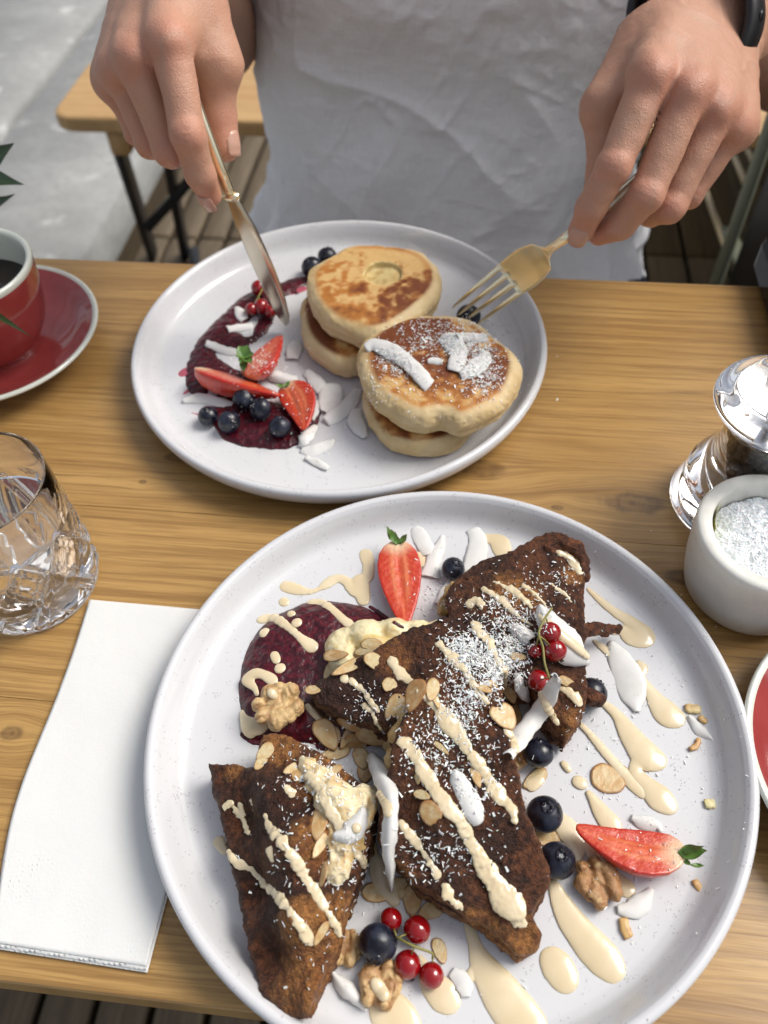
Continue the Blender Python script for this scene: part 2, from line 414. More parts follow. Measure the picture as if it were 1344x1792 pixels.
def mk_redgl():
    M = Mat('red glaze'); M.set(base=M.mixc(M.noise(M.coord(), 25, 3).sm(.35, .7), (.27, .038, .036), (.33, .055, .050)), rough=.12, coat=.5, coatr=.04); return M.m
M_red = mk_redgl()
M_cream = simple('white glaze', (.62, .64, .57), .12, coat=.4)
M_coffee = simple('black coffee', (.010, .004, .002), .04)
def mk_marble():
    M = Mat('white marble'); c = M.coord()
    M.set(base=M.mixc(M.noise(c, 40, 4, .6, .8).sm(.4, .75), (.76, .75, .69), (.64, .635, .58)), rough=.32, sssw=.25, ssss=.006, sssr=(1, 1, .9)); M.bump(M.noise(c, 300, 3), .0003, .4); return M.m
M_marble = mk_marble()
M_salt = simple('salt', (.86, .87, .88), .35, sssw=.15, ssss=.002)
M_pepper = simple('peppercorn', (.035, .024, .016), .75)
def mk_conc():
    M = Mat('concrete pavement'); c = M.coord(); n = M.noise(c, 3, 5, .62); n2 = M.noise(c, 45, 4, .7); n3 = M.noise(c, 9, 4, .6).sm(.60, .72)
    col = M.mixc(n.sm(.35, .7), (.25, .255, .25), (.36, .365, .355)); col = M.mixc(n2.sm(.35, .75)*.45, col, (.19, .195, .19)); col = M.mixc(n3*.5, col, (.62, .63, .62))
    M.set(base=col, rough=.8); M.bump(n2, .004, .6); return M.m
M_conc = mk_conc()
M_alu = simple('grey green aluminium', (.13, .14, .095), .5)
M_foil = simple('label', (.42, .42, .10), .5)
# ================================================================ SETTING
TA = R(-8.38); ca, sa = math.cos(TA), math.sin(TA)
def L2W(u, v, z=0): return np.array([u*ca-v*sa, u*sa+v*ca, z])
FZ = -.75
# street pavement slabs (left) and decking
def slab(u0, u1, v0, v1):
    v, f = box((u0+u1)/2, (v0+v1)/2, FZ-.03, u1-u0-.022, v1-v0-.022, .20, .008)
    return mk('paving_slab', v, f, M_conc, pave)
gv, gf = box(0, 30, FZ-.14, 160, 160, .1)
mk('ground', gv, gf, M_conc, kind='structure')
pave = empty('pavement', rz=TA, kind='structure')
def rot2(u, v, a): return (u*math.cos(a)-v*math.sin(a), u*math.sin(a)+v*math.cos(a))
for i in range(7):
    for j in range(4): slab(-.85-.42*(i+1), -.85-.42*i, -1.1+j*2.3+(i%3)*.5, 1.2+j*2.3+(i%3)*.5)
deck = empty('deck_floor', rz=TA, kind='structure')
k = 0; u = -.80
while u < 1.6:
    wv = .068 if u < .0 else .092
    L = 4.2
    for q in range(2):
        y0 = -.45+q*2.12+(0 if k % 2 else .0)
        v, f = box(u+wv/2, y0+1.06, FZ-.012, wv-.010, 2.112, .024, .003)
        mk('deck_board', v, f, M_deck if u < .27 else M_dark, deck)  # right-hand boards get the darker material, their shade painted in
    u += wv; k += 1
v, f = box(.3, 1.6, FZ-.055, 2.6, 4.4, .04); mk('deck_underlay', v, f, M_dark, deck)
# ---- low dark board wall on the right, with pale strips painted as its sunlit edges
wl = empty('board_wall', L2W(.62, 1.3, FZ), TA, label='low dark wooden board wall with pale strips for sunlit edges at the right', cat='wall')
for i in range(5):
    v, f = box(.02+.0*i, .3, .06+i*.105, .03, 2.4, .098, .004); mk('board', v, f, M_dark, wl)
def strip(p0, p1, wpx, dep, mat, name, par, z=None):
    a = PD(*p0, dep[0]); b = PD(*p1, dep[1]); v, f = sweep([a, (a+b)/2, b], wpx*dep[0]/FPX/2, .004, (0, 0, 1), 8, 5)
    return a, b, v, f
bt = empty('edge_strips', L2W(.5, 1.3, 0), 0, label='added pale strips standing for sunlit board edges beside the dark boards', cat='edge strips')  # pale strips added where board edges catch sun; the light is their colour
for p0, p1, wpx, d0, d1 in [((1206, 255), (1275, 445), 8, 1.9, 1.3), ((1270, 240), (1305, 322), 9, 1.9, 1.6), ((1291, 225), (1318, 283), 8, 1.9, 1.7), ((1272, 400), (1326, 520), 26, 1.4, 1.1)]:
    a, b, v, f = strip(p0, p1, wpx, (d0, d1), M_sunedge, 'pale_strip', bt)
    o = mk('pale_strip', v-np.array(bt.location), f, M_sunedge if wpx < 20 else M_alu, bt)
# ---- screen: black panel with a grey green metal edge post
a = PD(1344, 236, 1.0); b0 = PD(1250, 490, 1.0)
scx = PD(1296, 372, 1.0)
scr = empty('wind_screen', (scx[0], scx[1], FZ), R(-40), label='black wind screen panel with grey green metal edge post', cat='screen')
v, f = box(0, 0, .60, .014, .014, 1.2, .002); mk('edge_post', v, f, M_alu, scr)
v, f = box(.62, 0, .60, 1.21, .006, 1.16, .001); mk('panel', v, f, M_blackg if 0 else M_black, scr)
v, f = box(.62, 0, 1.192, 1.21, .014, .014, .002); mk('top_rail', v, f, M_alu, scr)
# ---- bench behind
bz = -.29
bn = empty('bench', L2W(-.72, 1.32, FZ), TA, label='pale wooden beer bench on folding black legs behind the diner', cat='bench')
def rslab(x0, x1, y0, y1, z0, z1, r=.03, n=6):
    pts = []
    for cx, cy, a0 in ((x1-r, y1-r, 0), (x0+r, y1-r, 90), (x0+r, y0+r, 180), (x1-r, y0+r, 270)):
        for i in range(n+1):
            a = R(a0+90*i/n); pts.append((cx+r*math.cos(a), cy+r*math.sin(a)))
    k = len(pts); e = .004; V = []
    cx, cy = (x0+x1)/2, (y0+y1)/2
    for z, s in ((z0, 1), (z0+e, 0), (z1-e*2, 0), (z1-e*.6, .35), (z1, 1.4)):
        for x, y in pts: V.append((x-math.copysign(e*s, x-cx), y-math.copysign(e*s, y-cy), z))
    F = [tuple(reversed(range(k))), tuple(range(4*k, 5*k))]
    for l in range(4):
        for i in range(k): F.append((l*k+i, l*k+(i+1) % k, (l+1)*k+(i+1) % k, (l+1)*k+i))
    return V, F
V, F = rslab(-.02, 1.6, 0, .235, bz-FZ-.028, bz-FZ, .035); mk('seat', V, F, M_bench, bn, smooth=False)
v, f = box(.085, .11, bz-FZ-.051, .035, .20, .045, .003); mk('crossbar', v, f, M_bench, bn)
for (x0, y0, x1, y1) in ((.075, .03, -.03, .265), (.16, .05, .045, .275)):
    P = [np.array([x0, y0, bz-FZ-.03]), np.array([(x0+x1)/2+.0, (y0+y1)/2, (bz-FZ)/2]), np.array([x1, y1, 0.005])]
    V, F = sweep(P, .017, .009, (1, 0, 0), 8, 8); mk('leg', V, F, M_steel, bn, smooth=False)
V, F = sweep([(.145, .03, .40), (.145, .20, .40)], .014, .01, (0, 0, 1), 8, 8); mk('brace', V, F, M_steel, bn, smooth=False)
V, F = sweep([(.02, .17, .14), (.12, .14, .24), (.30, .12, .42)], .011, .006, (0, 1, 0), 8, 8); mk('brace', V, F, M_steel, bn, smooth=False)
V, F = sweep([(.07, .27, .02), (.15, .02, .05)], .012, .008, (0, 0, 1), 8, 8); mk('foot_bar', V, F, M_steel, bn, smooth=False)
# ---- table
tb = empty('dining_table', (0, 0, 0), TA, label='varnished pine table of long glued boards under both plates', cat='table')
TT = .027; vs = [.0365, .1557, .2775, .3970, .5168]
for i in range(4):
    v0, v1 = vs[i], vs[i+1]; g = .00008
    nu = 90; prof = []
    lft = .0022 if i == 0 else .0003; rgt = .0025 if i == 3 else .0003
    for (a, z) in ((v0+g+lft*.0, -TT+.002), (v0+g, -lft), (v0+g+lft*.3, -lft*.3), (v0+g+lft, 0), (v1-g-rgt, 0), (v1-g-rgt*.3, -rgt*.3), (v1-g, -rgt), (v1-g, -TT+.002), (v1-g-.002, -TT), (v0+g+.002, -TT)): prof.append((a, z))
    k = len(prof); V = [(uu, a, z) for uu in (-1.5, .46) for a, z in prof]
    F = [(j, (j+1) % k, (j+1) % k+k, j+k) for j in range(k)]+[tuple(reversed(range(k))), tuple(range(k, 2*k))]
    mk('table_board', V, [tuple(reversed(q)) for q in F], M_table, tb, smooth=False)
for uu in (-1.2, .30):
    v, f = box(uu, .277, -TT-.0225, .07, .40, .045, .002); mk('cross_bar', v, f, M_table, tb)
    for vv in (.12, .43):
        V, F = sweep([(uu, vv, -TT-.04), (uu, .554-vv, FZ+.01)], .018, .009, (1, 0, 0), 8, 8); mk('leg', V, F, M_steel, tb, smooth=False)
# ================================================================ PERSON
def CAMV(p): v = C0-p; return v/np.linalg.norm(v)
def hand(J, fr, thumb, wrist, elbow, wr, er, side):
    """J: finger name -> list of 4 joints; returns sdf, bounds, knuckle list"""
    F = {k: [PD(*q) for q in v] for k, v in J.items()}; T = [PD(*q) for q in thumb]; Wp = PD(*wrist); E = PD(*elbow)
    lat = F['pinky'][0]-F['index'][0]; lat /= np.linalg.norm(lat)
    mcp = [F[k][0] for k in ('index', 'middle', 'ring', 'pinky')]
    prs = []
    kn = [(p, .011, 1.) for p in mcp]+[(F[k][1], .009, .8) for k in F]+[(F[k][3], .010, .9) for k in F]+[(T[3], .012, .9), (T[2], .009, .5)]
    bump = []
    def f(P):
        # palm
        d = None
        for i, p in enumerate(mcp):
            w0 = Wp+lat*(-.017+.0115*i); c = (i-1.5)/1.5
            dep = CAMV(p)*-.004
            q = cone(P, w0, p+dep, .0165, .0118); d = q if d is None else smin(d, q, .011)
            low = cone(P, w0-CAMV(p)*.008, p-CAMV(p)*.010, .014, .011); d = smin(d, low, .012)
        d = smin(d, cone(P, T[0], T[1], .019, .0135), .016)
        d = smin(d, cone(P, Wp+lat*.008, E, wr, er), .02); d = smin(d, cone(P, Wp-lat*.008, E, wr, er), .02)
        d = smin(d, cone(P, (mcp[0]+Wp)/2-CAMV(Wp)*.006, T[1], .012, .010), .014)
        # tendons
        for i, p in enumerate(mcp):
            cv = CAMV(p); w0 = Wp+lat*(-.006+.005*i)+cv*.016
            d = smin(d, cone(P, w0, p+cv*.0112, .0012, .0026), .0055)
            d = smin(d, np.linalg.norm(P-(p+cv*.0058), axis=1)-.0082, .0045)
        fu = None
        for k, q in F.items():
            s = fr[k]; rr = [.0106*s, .0091*s, .0079*s, .0069*s]
            g = cone(P, q[0], q[1], rr[0], rr[1]*.97); g = smin(g, cone(P, q[1], q[2], rr[1]*.98, rr[2]), .003)
            g = smin(g, cone(P, q[2], q[3], rr[2], rr[3]), .003)
            cv = CAMV(q[1]); g = smin(g, np.linalg.norm(P-(q[1]+cv*.0027*s), axis=1)-.0075*s, .0035)
            fu = g if fu is None else smin(fu, g, .0012)
        t = cone(P, T[1], T[2], .0128, .0103); t = smin(t, cone(P, T[2], T[3], .0105, .0088), .003)
        t = smin(t, np.linalg.norm(P-(T[1]+CAMV(T[1])*.001), axis=1)-.0118, .004)
        fu = smin(fu, t, .0012)
        d = smin(d, fu, .0048)
        # knuckle creases
        for (p, ax, r_) in creases:
            v = P-p; al = v@ax; rr_ = np.linalg.norm(v, axis=1)
            wgt = np.exp(-(rr_/r_)**2); wv = fbm(P, 260, 2)*.0012
            d = d+wgt*.00042*(np.sin((al+wv)*2*math.pi/.0030)*.5+.3)
        d = d+fbm(P, 95, 2)*.0006-.0006*ss(.80, .99, ridge(P+np.array([0, 0, .3]), 36, 1, 5.))*ss(.105, .06, np.linalg.norm(P-Wp, axis=1))*ss(.0, .02, np.linalg.norm(P-E, axis=1))
        return d
    creases = []
    for k, q in F.items():
        ax = (q[2]-q[0]); ax /= np.linalg.norm(ax); creases.append((q[1]+CAMV(q[1])*.009, ax, .0075))
        ax = (q[3]-q[2]); ax /= np.linalg.norm(ax); creases.append((q[2]+CAMV(q[2])*.008, ax, .0045))
    ax = (T[3]-T[1]); ax /= np.linalg.norm(ax); creases.append((T[2]+np.array(side)*.008, ax, .009))
    allp = np.array([p for q in F.values() for p in q]+T+[Wp, E]); lo = allp.min(0)-.05; hi = allp.max(0)+.05
    V, Q = nets(f, lo, hi, .00125, 1., .004)
    c = np.tile(np.array([.50, .272, .182]), (len(V), 1))
    for p, r_, a in kn:
        q = p+CAMV(p)*.008; c = mix(c, np.array([.52, .205, .140]), a*.62*np.exp(-(np.linalg.norm(V-q, axis=1)/(r_*1.15))**2))
    dw = np.linalg.norm(V-Wp, axis=1); de = (V-Wp)@((E-Wp)/np.linalg.norm(E-Wp))
    c = mix(c, np.array([.40, .225, .145]), ss(.0, .06, de)*.7)
    vein = ridge(V, 42, 1, 5.)
    c = mix(c, np.array([.44, .29, .21]), ss(.86, .98, vein)*.35)
    return V, Q, c, F, T, Wp, E, lat
IDX = {'index': [(297, 72, .428), (329, 236, .438), (350, 304, .455), (367, 341, .472)],
       'middle': [(238, 104, .440), (297, 263, .458), (331, 262, .474), (350, 232, .478)],
       'ring': [(212, 124, .458), (262, 248, .474), (300, 262, .492), (322, 235, .496)],
       'pinky': [(201, 140, .476), (241, 232, .492), (275, 252, .506), (300, 235, .508)]}
RV, RQ, RC, RF, RT, RW, RE, RL = hand(IDX, dict(index=1.03, middle=1.02, ring=.97, pinky=.86), [(340, 10, .455), (378, 112, .462), (382, 203, .476), (394, 256, .482)],
                                  (298, -95, .498), (366, 50, .74), .024, .041, (1, 0, .3))
JL = {'index': [(1142, 132, .428), (1074, 292, .437), (1035, 362, .452), (1017, 403, .466)],
      'middle': [(1206, 160, .430), (1130, 342, .442), (1086, 394, .460), (1050, 408, .476)],
      'ring': [(1252, 192, .440), (1172, 362, .456), (1140, 372, .476), (1110, 350, .490)],
      'pinky': [(1283, 222, .455), (1206, 340, .472), (1172, 352, .490), (1150, 330, .500)]}
LV, LQ, LC, LF, LT, LW, LE, LL = hand(JL, dict(index=1.04, middle=1.04, ring=.98, pinky=.88), [(1130, 80, .480), (1062, 188, .470), (1058, 300, .482), (1040, 385, .487)],
                                  (1232, 36, .500), (1425, 112, .68), .024, .040, (-1, 0, .3))
TC = np.array([.09, .83])
def torso_sdf(P):
    z = P[:, 2]; rx = np.interp(z, [-.3, -.1, .1, .3, .38, .42, .5], [.175, .165, .16, .185, .17, .07, .06]); ry = rx*.62
    x = P[:, 0]-TC[0]; y = P[:, 1]-(TC[1]-.1*z); d = (np.sqrt((x/rx)**2+(y/ry)**2)-1)*ry
    d = np.maximum(d, np.maximum(z-.50, -.27-z))
    for s, e, sx in ((-1, RE, -.10), (1, LE, .285)):
        sh = np.array([sx, .82, .33]); d = smin(d, cone(P, sh, e, .055, .043), .03)
    for s in (-1, 1):
        hp = np.array([TC[0]+s*.11, .85, -.25]); kn = np.array([TC[0]+s*.20, .44, -.28]); ft = np.array([TC[0]+s*.17, .50, FZ+.05])
        d = smin(d, cone(P, hp, kn, .088, .058), .03); d = smin(d, cone(P, kn, ft, .055, .036), .02)
        d = smin(d, cone(P, ft, ft+np.array([0, -.15, -.02]), .038, .028), .02)
    return d
BV, BQ = nets(torso_sdf, (-.30, .22, FZ-.02), (.55, 1.02, .52), .008, 1.5, .01)
V = np.concatenate([RV, LV, BV]); Q = np.concatenate([RQ, LQ+len(RV), BQ+len(RV)+len(LV)])
C_ = np.concatenate([RC, LC, np.tile([.42, .25, .17], (len(BV), 1))])
person = empty('person', (float(TC[0]), float(TC[1]), FZ), label='seated diner in a white T-shirt and black wristband holding a gold knife and fork', cat='person')
POFF = np.array(person.location)
body = mk('body', V-POFF, Q, M_skin, person, C_)
def nail(tip, prev, dors, r, wdt, lng, fwd=.0):
    ax = tip-prev; ax /= np.linalg.norm(ax); dors = dors-ax*(dors@ax); dors /= np.linalg.norm(dors); sd = np.cross(ax, dors)
    n, m_ = 11, 11; V = []
    for lay in (0, 1):
        for i in range(n):
            s = i/(n-1)
            for j in range(m_):
                t = j/(m_-1)*2-1; a = t*wdt/r*(1-.16*(2*s-1)**4); rr = r+(.00025 if lay == 0 else -.0008)+.0002*(1-t*t)
                L_ = (s-.5)*lng+(.0010*(1-t*t) if i == n-1 else 0)-(.0010*(1-t*t)*-1 if 0 else 0)
                if i == 0: L_ -= .0012*(1-t*t)
                V.append(tip+ax*(L_+fwd)+(dors*math.cos(a)+sd*math.sin(a))*rr-dors*ss(.5, 1, s)*.0012)
    F = []; o = n*m_
    for i in range(n-1):
        for j in range(m_-1):
            q = (i*m_+j, i*m_+j+1, (i+1)*m_+j+1, (i+1)*m_+j); F.append(q); F.append(tuple(k+o for k in reversed(q)))
    rim = [j for j in range(m_)]+[i*m_+m_-1 for i in range(1, n)]+[(n-1)*m_+j for j in range(m_-2, -1, -1)]+[i*m_ for i in range(n-2, 0, -1)]
    for a, b in zip(rim, rim[1:]+rim[:1]): F.append((b, a, a+o, b+o))
    return V, F
for tip, prev, dr, r, wd, ln, fw in [(RF['index'][3], RF['index'][2], np.array([-.15, -.45, .55]), .0074, .0056, .0115, .0005), (RT[3], RT[2], np.array([.9, -.35, .35]), .0088, .0068, .0120, .000),
                                 (LF['index'][3], LF['index'][2], np.array([-.25, -.75, .35]), .0075, .0060, .0105, .0010)]:
    v, f = nail(tip, prev, dr, r, wd, ln, fw); mk('fingernail', np.array(v)-POFF, f, M_nail, person)
# ---- T-shirt
nt_, nz = 620, 330
th = np.arange(nt_)*2*math.pi/nt_; zz = np.linspace(-.30, .43, nz)
Zg, Tg = np.meshgrid(zz, th, indexing='ij')
rx = np.interp(zz, [-.30, -.18, -.10, .10, .28, .36, .41, .43], [.216, .204, .187, .183, .205, .195, .12, .085])[:, None]
ry = np.interp(zz, [-.30, -.18, -.10, .10, .28, .36, .41, .43], [.160, .145, .128, .122, .128, .115, .09, .075])[:, None]
ex = 2/2.35; c_, s_ = np.cos(Tg), np.sin(Tg)
bx_ = np.sign(c_)*np.abs(c_)**ex; by_ = np.sign(s_)*np.abs(s_)**ex
Xs = TC[0]+rx*bx_; Ys = TC[1]-.1*Zg+ry*by_
Pg = np.stack([Xs, Ys, Zg], -1).reshape(-1, 3)
def rotp(P, a): c, s = math.cos(a), math.sin(a); Q = P.copy(); Q[:, 0] = P[:, 0]*c+P[:, 2]*s; Q[:, 2] = -P[:, 0]*s+P[:, 2]*c; return Q
Pa = rotp(Pg, R(58)); Pb = rotp(Pg, R(-30)); Pw = Pg+np.stack([fbm(Pg, 9, 2, 3), fbm(Pg, 9, 2, 7), fbm(Pg, 9, 2, 9)], -1)*.02
d_ = .0085*ridge(Pa*np.array([3.0, 5, 13.])+fbm(Pg, 7, 2)[:, None]*.5, 1, 1)+.0065*ridge(Pb*np.array([4., 6, 16.])+fbm(Pg, 6, 2, 4)[:, None]*.6, 1, 1, 3.)
cr = ridge(rotp(Pw, R(62))*np.array([12, 25, 45.]), 1, 2, 9.); cr2 = ridge(rotp(Pw, R(-20))*np.array([18, 25, 60.]), 1, 2, 2.)
patch = ss(-.15, .35, fbm(Pg, 11, 2, 21.))
d_ += .0028*ss(.5, 1, cr)*patch+.0016*ss(.55, 1, cr2)*(1-patch*.5)+.0010*fbm(Pg, 90, 3)
low = ss(-.06, -.22, Pg[:, 2]); ang = Tg.reshape(-1)
d_ += low*(.012*np.sin(ang*7+1)+.010*np.sin(ang*11+.5)+.022*np.exp(-((ang-(2*math.pi-R(55)))/.45)**2)+.012)
# diagonal drape folds at the lower left
fd = np.sin((Pg[:, 0]*.9-Pg[:, 2]*.75)*62+fbm(Pg, 8, 1)*1.5)
d_ += .0035*fd*ss(.02, -.2, Pg[:, 0]-.14)*ss(.12, -.05, Pg[:, 2])
nx = c_.reshape(-1)/1.0; ny = s_.reshape(-1)
Pg[:, 0] += d_*nx; Pg[:, 1] += d_*ny
Pg[:, 2] += np.where(np.abs(Pg[:, 2]+.30) < .03, 1, 0)*(.012*np.sin(ang*5)+.004*np.sin(ang*17))*ss(-.26, -.30, Pg[:, 2])
i = np.arange(nz-1)[:, None]; j = np.arange(nt_)[None]; j2 = (j+1) % nt_
Fq = np.stack([i*nt_+j, i*nt_+j2, (i+1)*nt_+j2, (i+1)*nt_+j], -1).reshape(-1, 4)
mk('t_shirt', Pg-POFF, Fq, M_shirt, person)
for sh, e in ((np.array([-.10, .82, .34]), RE), (np.array([.285, .82, .34]), LE)):
    d = e-sh; P = [sh+d*t for t in np.linspace(-.12, .55, 12)]
    V, F = sweep(P, np.linspace(.075, .070, 12), np.linspace(.075, .068, 12), (0, 1, .2), 40, 2); mk('sleeve', V-POFF, F[:-1], M_shirt, person)
# ---- shorts
def shorts_sdf(P):
    d = None
    for s in (-1, 1):
        hp = np.array([TC[0]+s*.115, .86, -.25]); kn = np.array([TC[0]+s*.195, .56, -.27])
        q = cone(P, hp, kn, .100, .086); d = q if d is None else smin(d, q, .03)
    return d+.004*fbm(P, 30, 2)
V, F = nets(shorts_sdf, (-.28, .44, -.36), (.45, 1.02, -.08), .006, 1.2, .006); mk('shorts', V-POFF, F, M_navy, person)
# ---- wristband watch on the left wrist
wx = (LE-LW); wx /= np.linalg.norm(wx); wc = LW-wx*.017; wl_ = LL-wx*(LL@wx); wl_ /= np.linalg.norm(wl_); wn = np.cross(wx, wl_)
if wn@CAMV(wc) < 0: wn = -wn
ring_ = empty('watch', tuple(wc), label='black rubber fitness watch on the wrist holding the fork', cat='watch')
n = 64; a = np.arange(n)*2*math.pi/n; sec = [(-.0108, -.002), (-.0116, .0012), (-.0104, .0034), (0, .0042), (.0104, .0034), (.0116, .0012), (.0108, -.002), (0, -.0002)]
V = []
for q in a:
    er = np.array([math.cos(q)*.0375, math.sin(q)*.0315]); nr = np.array([math.cos(q)*.0315, math.sin(q)*.0375]); nr /= np.linalg.norm(nr)
    for al, ra in sec: V.append(wx*al+wl_*(er[0]+nr[0]*ra)+wn*(er[1]+nr[1]*ra))
k = len(sec); F = [(i*k+j, i*k+(j+1) % k, ((i+1) % n)*k+(j+1) % k, ((i+1) % n)*k+j) for i in range(n) for j in range(k)]
mk('strap', V, F, M_black, ring_)
bv, bf = box(0, 0, 0, .024, .036, .0095, .003); Mx = np.stack([wx, wl_, wn]); mk('watch_case', bv@Mx+wn*.0365, bf, M_blackg, ring_, smooth=False)
V, F = lathe([(0, .0), (.0028, .0), (.0030, .0006), (.0022, .0014), (0, .0016)], 24)
bq = R(-38); bdir = wl_*math.cos(R(38))+wn*math.sin(R(38)); t2 = np.cross(bdir, wx)
mk('strap_stud', (V[:, :1]*wx+V[:, 1:2]*t2+V[:, 2:3]*bdir)+wl_*.0375*math.cos(R(38))+wn*.0315*math.sin(R(38))+bdir*.0038, F, M_steel, ring_)
# ---- stool under the diner
st = empty('stool', (float(TC[0]), .90, FZ), label='plain wooden stool under the diner', cat='stool')
v, f = box(0, 0, .405, .32, .26, .03, .004); mk('seat', v, f, M_bench, st)
for sx in (-1, 1):
    for sy in (-1, 1):
        v, f = box(sx*.13, sy*.10, .195, .03, .03, .39, .002); mk('leg', v, f, M_bench, st)
# ================================================================ CUTLERY
kn = empty('knife', (0, 0, 0), label='gold handled table knife with steel blade, tip down on the far plate', cat='knife')
KT = PD(500, 569, .5562); KB = PD(404, 344, .4805); KH = PD(376, 281, .4650); KE = PD(332, 165, .446); KZ = PD(310, 92, .443)
ka = KB-KT; L = np.linalg.norm(ka); ka /= L
kc = CAMV(KT); kw = np.cross(ka, kc); kw /= np.linalg.norm(kw); kn_ = np.cross(kw, ka); 
if kn_@CAMV(KT) < 0: kn_ = -kn_
tl = R(54); bw = kw*math.cos(tl)+kn_*math.sin(tl); bn_ = np.cross(ka, bw)
rows = 40; V = []
for i in range(rows):
    s = i/(rows-1); x = s*L
    wr = .0095*np.interp(s, [0, .03, .10, .25, .5, .8, .95, 1], [.06, .42, .72, .95, 1.04, .92, .62, .50]); off = .0020*math.sin(s*math.pi)
    tk = .0011*np.interp(s, [0, .3, 1], [.45, .8, 1.3])
    for y, t in ((-1, -.18), (-.7, -.8), (.5, -1), (1, -.8), (1, .8), (.5, 1), (-.7, .8), (-1, .18)):
        V.append(KT+ka*x+bw*(y*wr+off)+bn_*t*tk)
F = [(i*8+j, i*8+(j+1) % 8, (i+1)*8+(j+1) % 8, (i+1)*8+j) for i in range(rows-1) for j in range(8)]+[tuple(range(8))[::-1], tuple(range((rows-1)*8, rows*8))]
mk('blade', V, F, M_silver, kn)
P = catmull([KB+ka*-.001, KB+ka*.004, (KB+KH)/2, KH, KE, KZ], 8); n = len(P); s = np.linspace(0, 1, n)
V, F = sweep(P, np.interp(s, [0, .04, .12, .5, 1], [.0062, .0058, .0042, .0058, .0065]), np.interp(s, [0, .04, .12, .5, 1], [.0030, .0034, .0026, .0030, .0034]), bn_, 16, 2.4)
mk('handle', V, F, M_gold, kn)
V, F = sweep([KB-ka*.0002, KB+ka*.0022], .0068, .0036, bn_, 16, 2.4); mk('bolster', V, F, M_gold, kn)
fk = empty('fork', (0, 0, 0), label='gold four tined fork pinning a blueberry on the far plate', cat='fork')
FN = PD(957, 440, .4880); FH = PD(925, 465, .503); FR = PD(895, 487, .5165); FT = PD(812, 553, .549)
lt = PD(937, 494, .503)-PD(897, 442, .503); lt /= np.linalg.norm(lt)
fax = [PD(976, 426, .480), FN, PD(946, 449, .4925), FH, PD(908, 478, .5110), FR, PD(889, 492, .5185)]
ctr = catmull(fax, 8); n = len(ctr); s = np.linspace(0, 1, n)
hw = np.interp(s, [0, .14, .22, .33, .48, .62, .8, 1], [.0023, .0028, .0052, .0098, .0125, .0128, .0124, .0121])
T = np.gradient(ctr, axis=0); T /= np.linalg.norm(T, axis=1)[:, None]; 
nrm = np.cross(T, lt); nrm *= np.sign((nrm@CAMV(FH)))[:, None]; nrm /= np.linalg.norm(nrm, axis=1)[:, None]
ys = np.linspace(-1, 1, 15); V = []
for i in range(n):
    for lay in (1, -1):
        for y in ys: V.append(ctr[i]+lt*y*hw[i]+nrm[i]*(lay*.0009*(1-.35*y**4)-.0022*(1-y*y)*min(1, hw[i]/.012)*ss(0, .4, s[i])))
m_ = 15; k = 2*m_; F = []
for i in range(n-1):
    for j in range(m_-1):
        F.append((i*k+j, i*k+j+1, (i+1)*k+j+1, (i+1)*k+j)); F.append((i*k+m_+j+1, i*k+m_+j, (i+1)*k+m_+j, (i+1)*k+m_+j+1))
    F.append((i*k+m_, i*k, (i+1)*k, (i+1)*k+m_)); F.append((i*k+m_-1, i*k+2*m_-1, (i+1)*k+2*m_-1, (i+1)*k+m_-1))
F.append(tuple(range(m_))+tuple(reversed(range(m_, 2*m_)))); F.append(tuple(reversed(tuple((n-1)*k+q for q in range(m_))+tuple((n-1)*k+q for q in reversed(range(m_, 2*m_))))))
mk('fork_head', V, F, M_gold, fk)
for j, (tx, ty, dp) in enumerate([(791.6, 539, .5465), (803, 551, .549), (815, 560, .550), (834, 569, .5475)]):
    y = (-.83+.553*j); b = ctr[-1]+lt*y*.0124; b2 = ctr[-6]+lt*y*.0124; e = PD(tx, ty, dp); md = b*.5+e*.5-nrm[-1]*-.0012
    P = catmull([b2-nrm[-1]*.0008, b-nrm[-1]*.0006, md, e], 8); s = np.linspace(0, 1, len(P))
    V, F = sweep(P, np.interp(s, [0, .35, .8, 1], [.0020, .0020, .0013, .0004]), np.interp(s, [0, .35, .8, 1], [.0008, .0015, .0012, .0004]), nrm[-1], 12, 3); mk('tine', V, F, M_gold, fk)
P = catmull([FN, PD(976, 426, .480), PD(998, 410, .4735), PD(1040, 379, .4695), PD(1086, 344, .4655), PD(1140, 300, .462), PD(1200, 250, .460), PD(1235, 215, .462)], 8); s = np.linspace(0, 1, len(P))
V, F = sweep(P, np.interp(s, [0, .1, .3, 1], [.0030, .0026, .0032, .0065]), np.interp(s, [0, .1, 1], [.0012, .0020, .0024]), nrm[0], 16, 2.4); mk('handle', V, F, M_gold, fk)
# ================================================================ PLATES
def rnd_prof(P, n=5): return catmull(P, n)
ZF = .0062
pp = [(0, ZF-.0006), (.06, ZF-.0005), (.10, ZF-.0001), (.1155, ZF+.0002), (.1195, ZF+.0007), (.1225, ZF+.0022), (.1250, ZF+.0052), (.1272, ZF+.0095), (.1290, ZF+.0128), (.1300, .0203), (.1310, .0213), (.1326, .0217), (.1341, .0211),
      (.1350, .0195), (.1349, .0170), (.1335, .0130), (.1305, .0085), (.1260, .0050), (.1180, .0032), (.1100, .0026), (.1085, .0004), (.1060, .0), (.1040, .0006), (.1025, .0030), (.06, .0028), (0, .0028)]
PV, PF_ = lathe(catmull(pp, 4), 200)
PB = (-.0240, .4217); PFc = (.0231, .1525)
for c, lb in ((PB, 'speckled white dinner plate with pancakes, overhanging the far table edge'), (PFc, 'speckled white dinner plate with French toast, nearest the camera')):
    p = empty('dinner_plate', (c[0], c[1], .0004), label=lb, cat='plate', group='two white dinner plates')
    mk('plate_body', PV, PF_, M_plate, p); support(PV+np.array([c[0], c[1], .0004]), PF_)
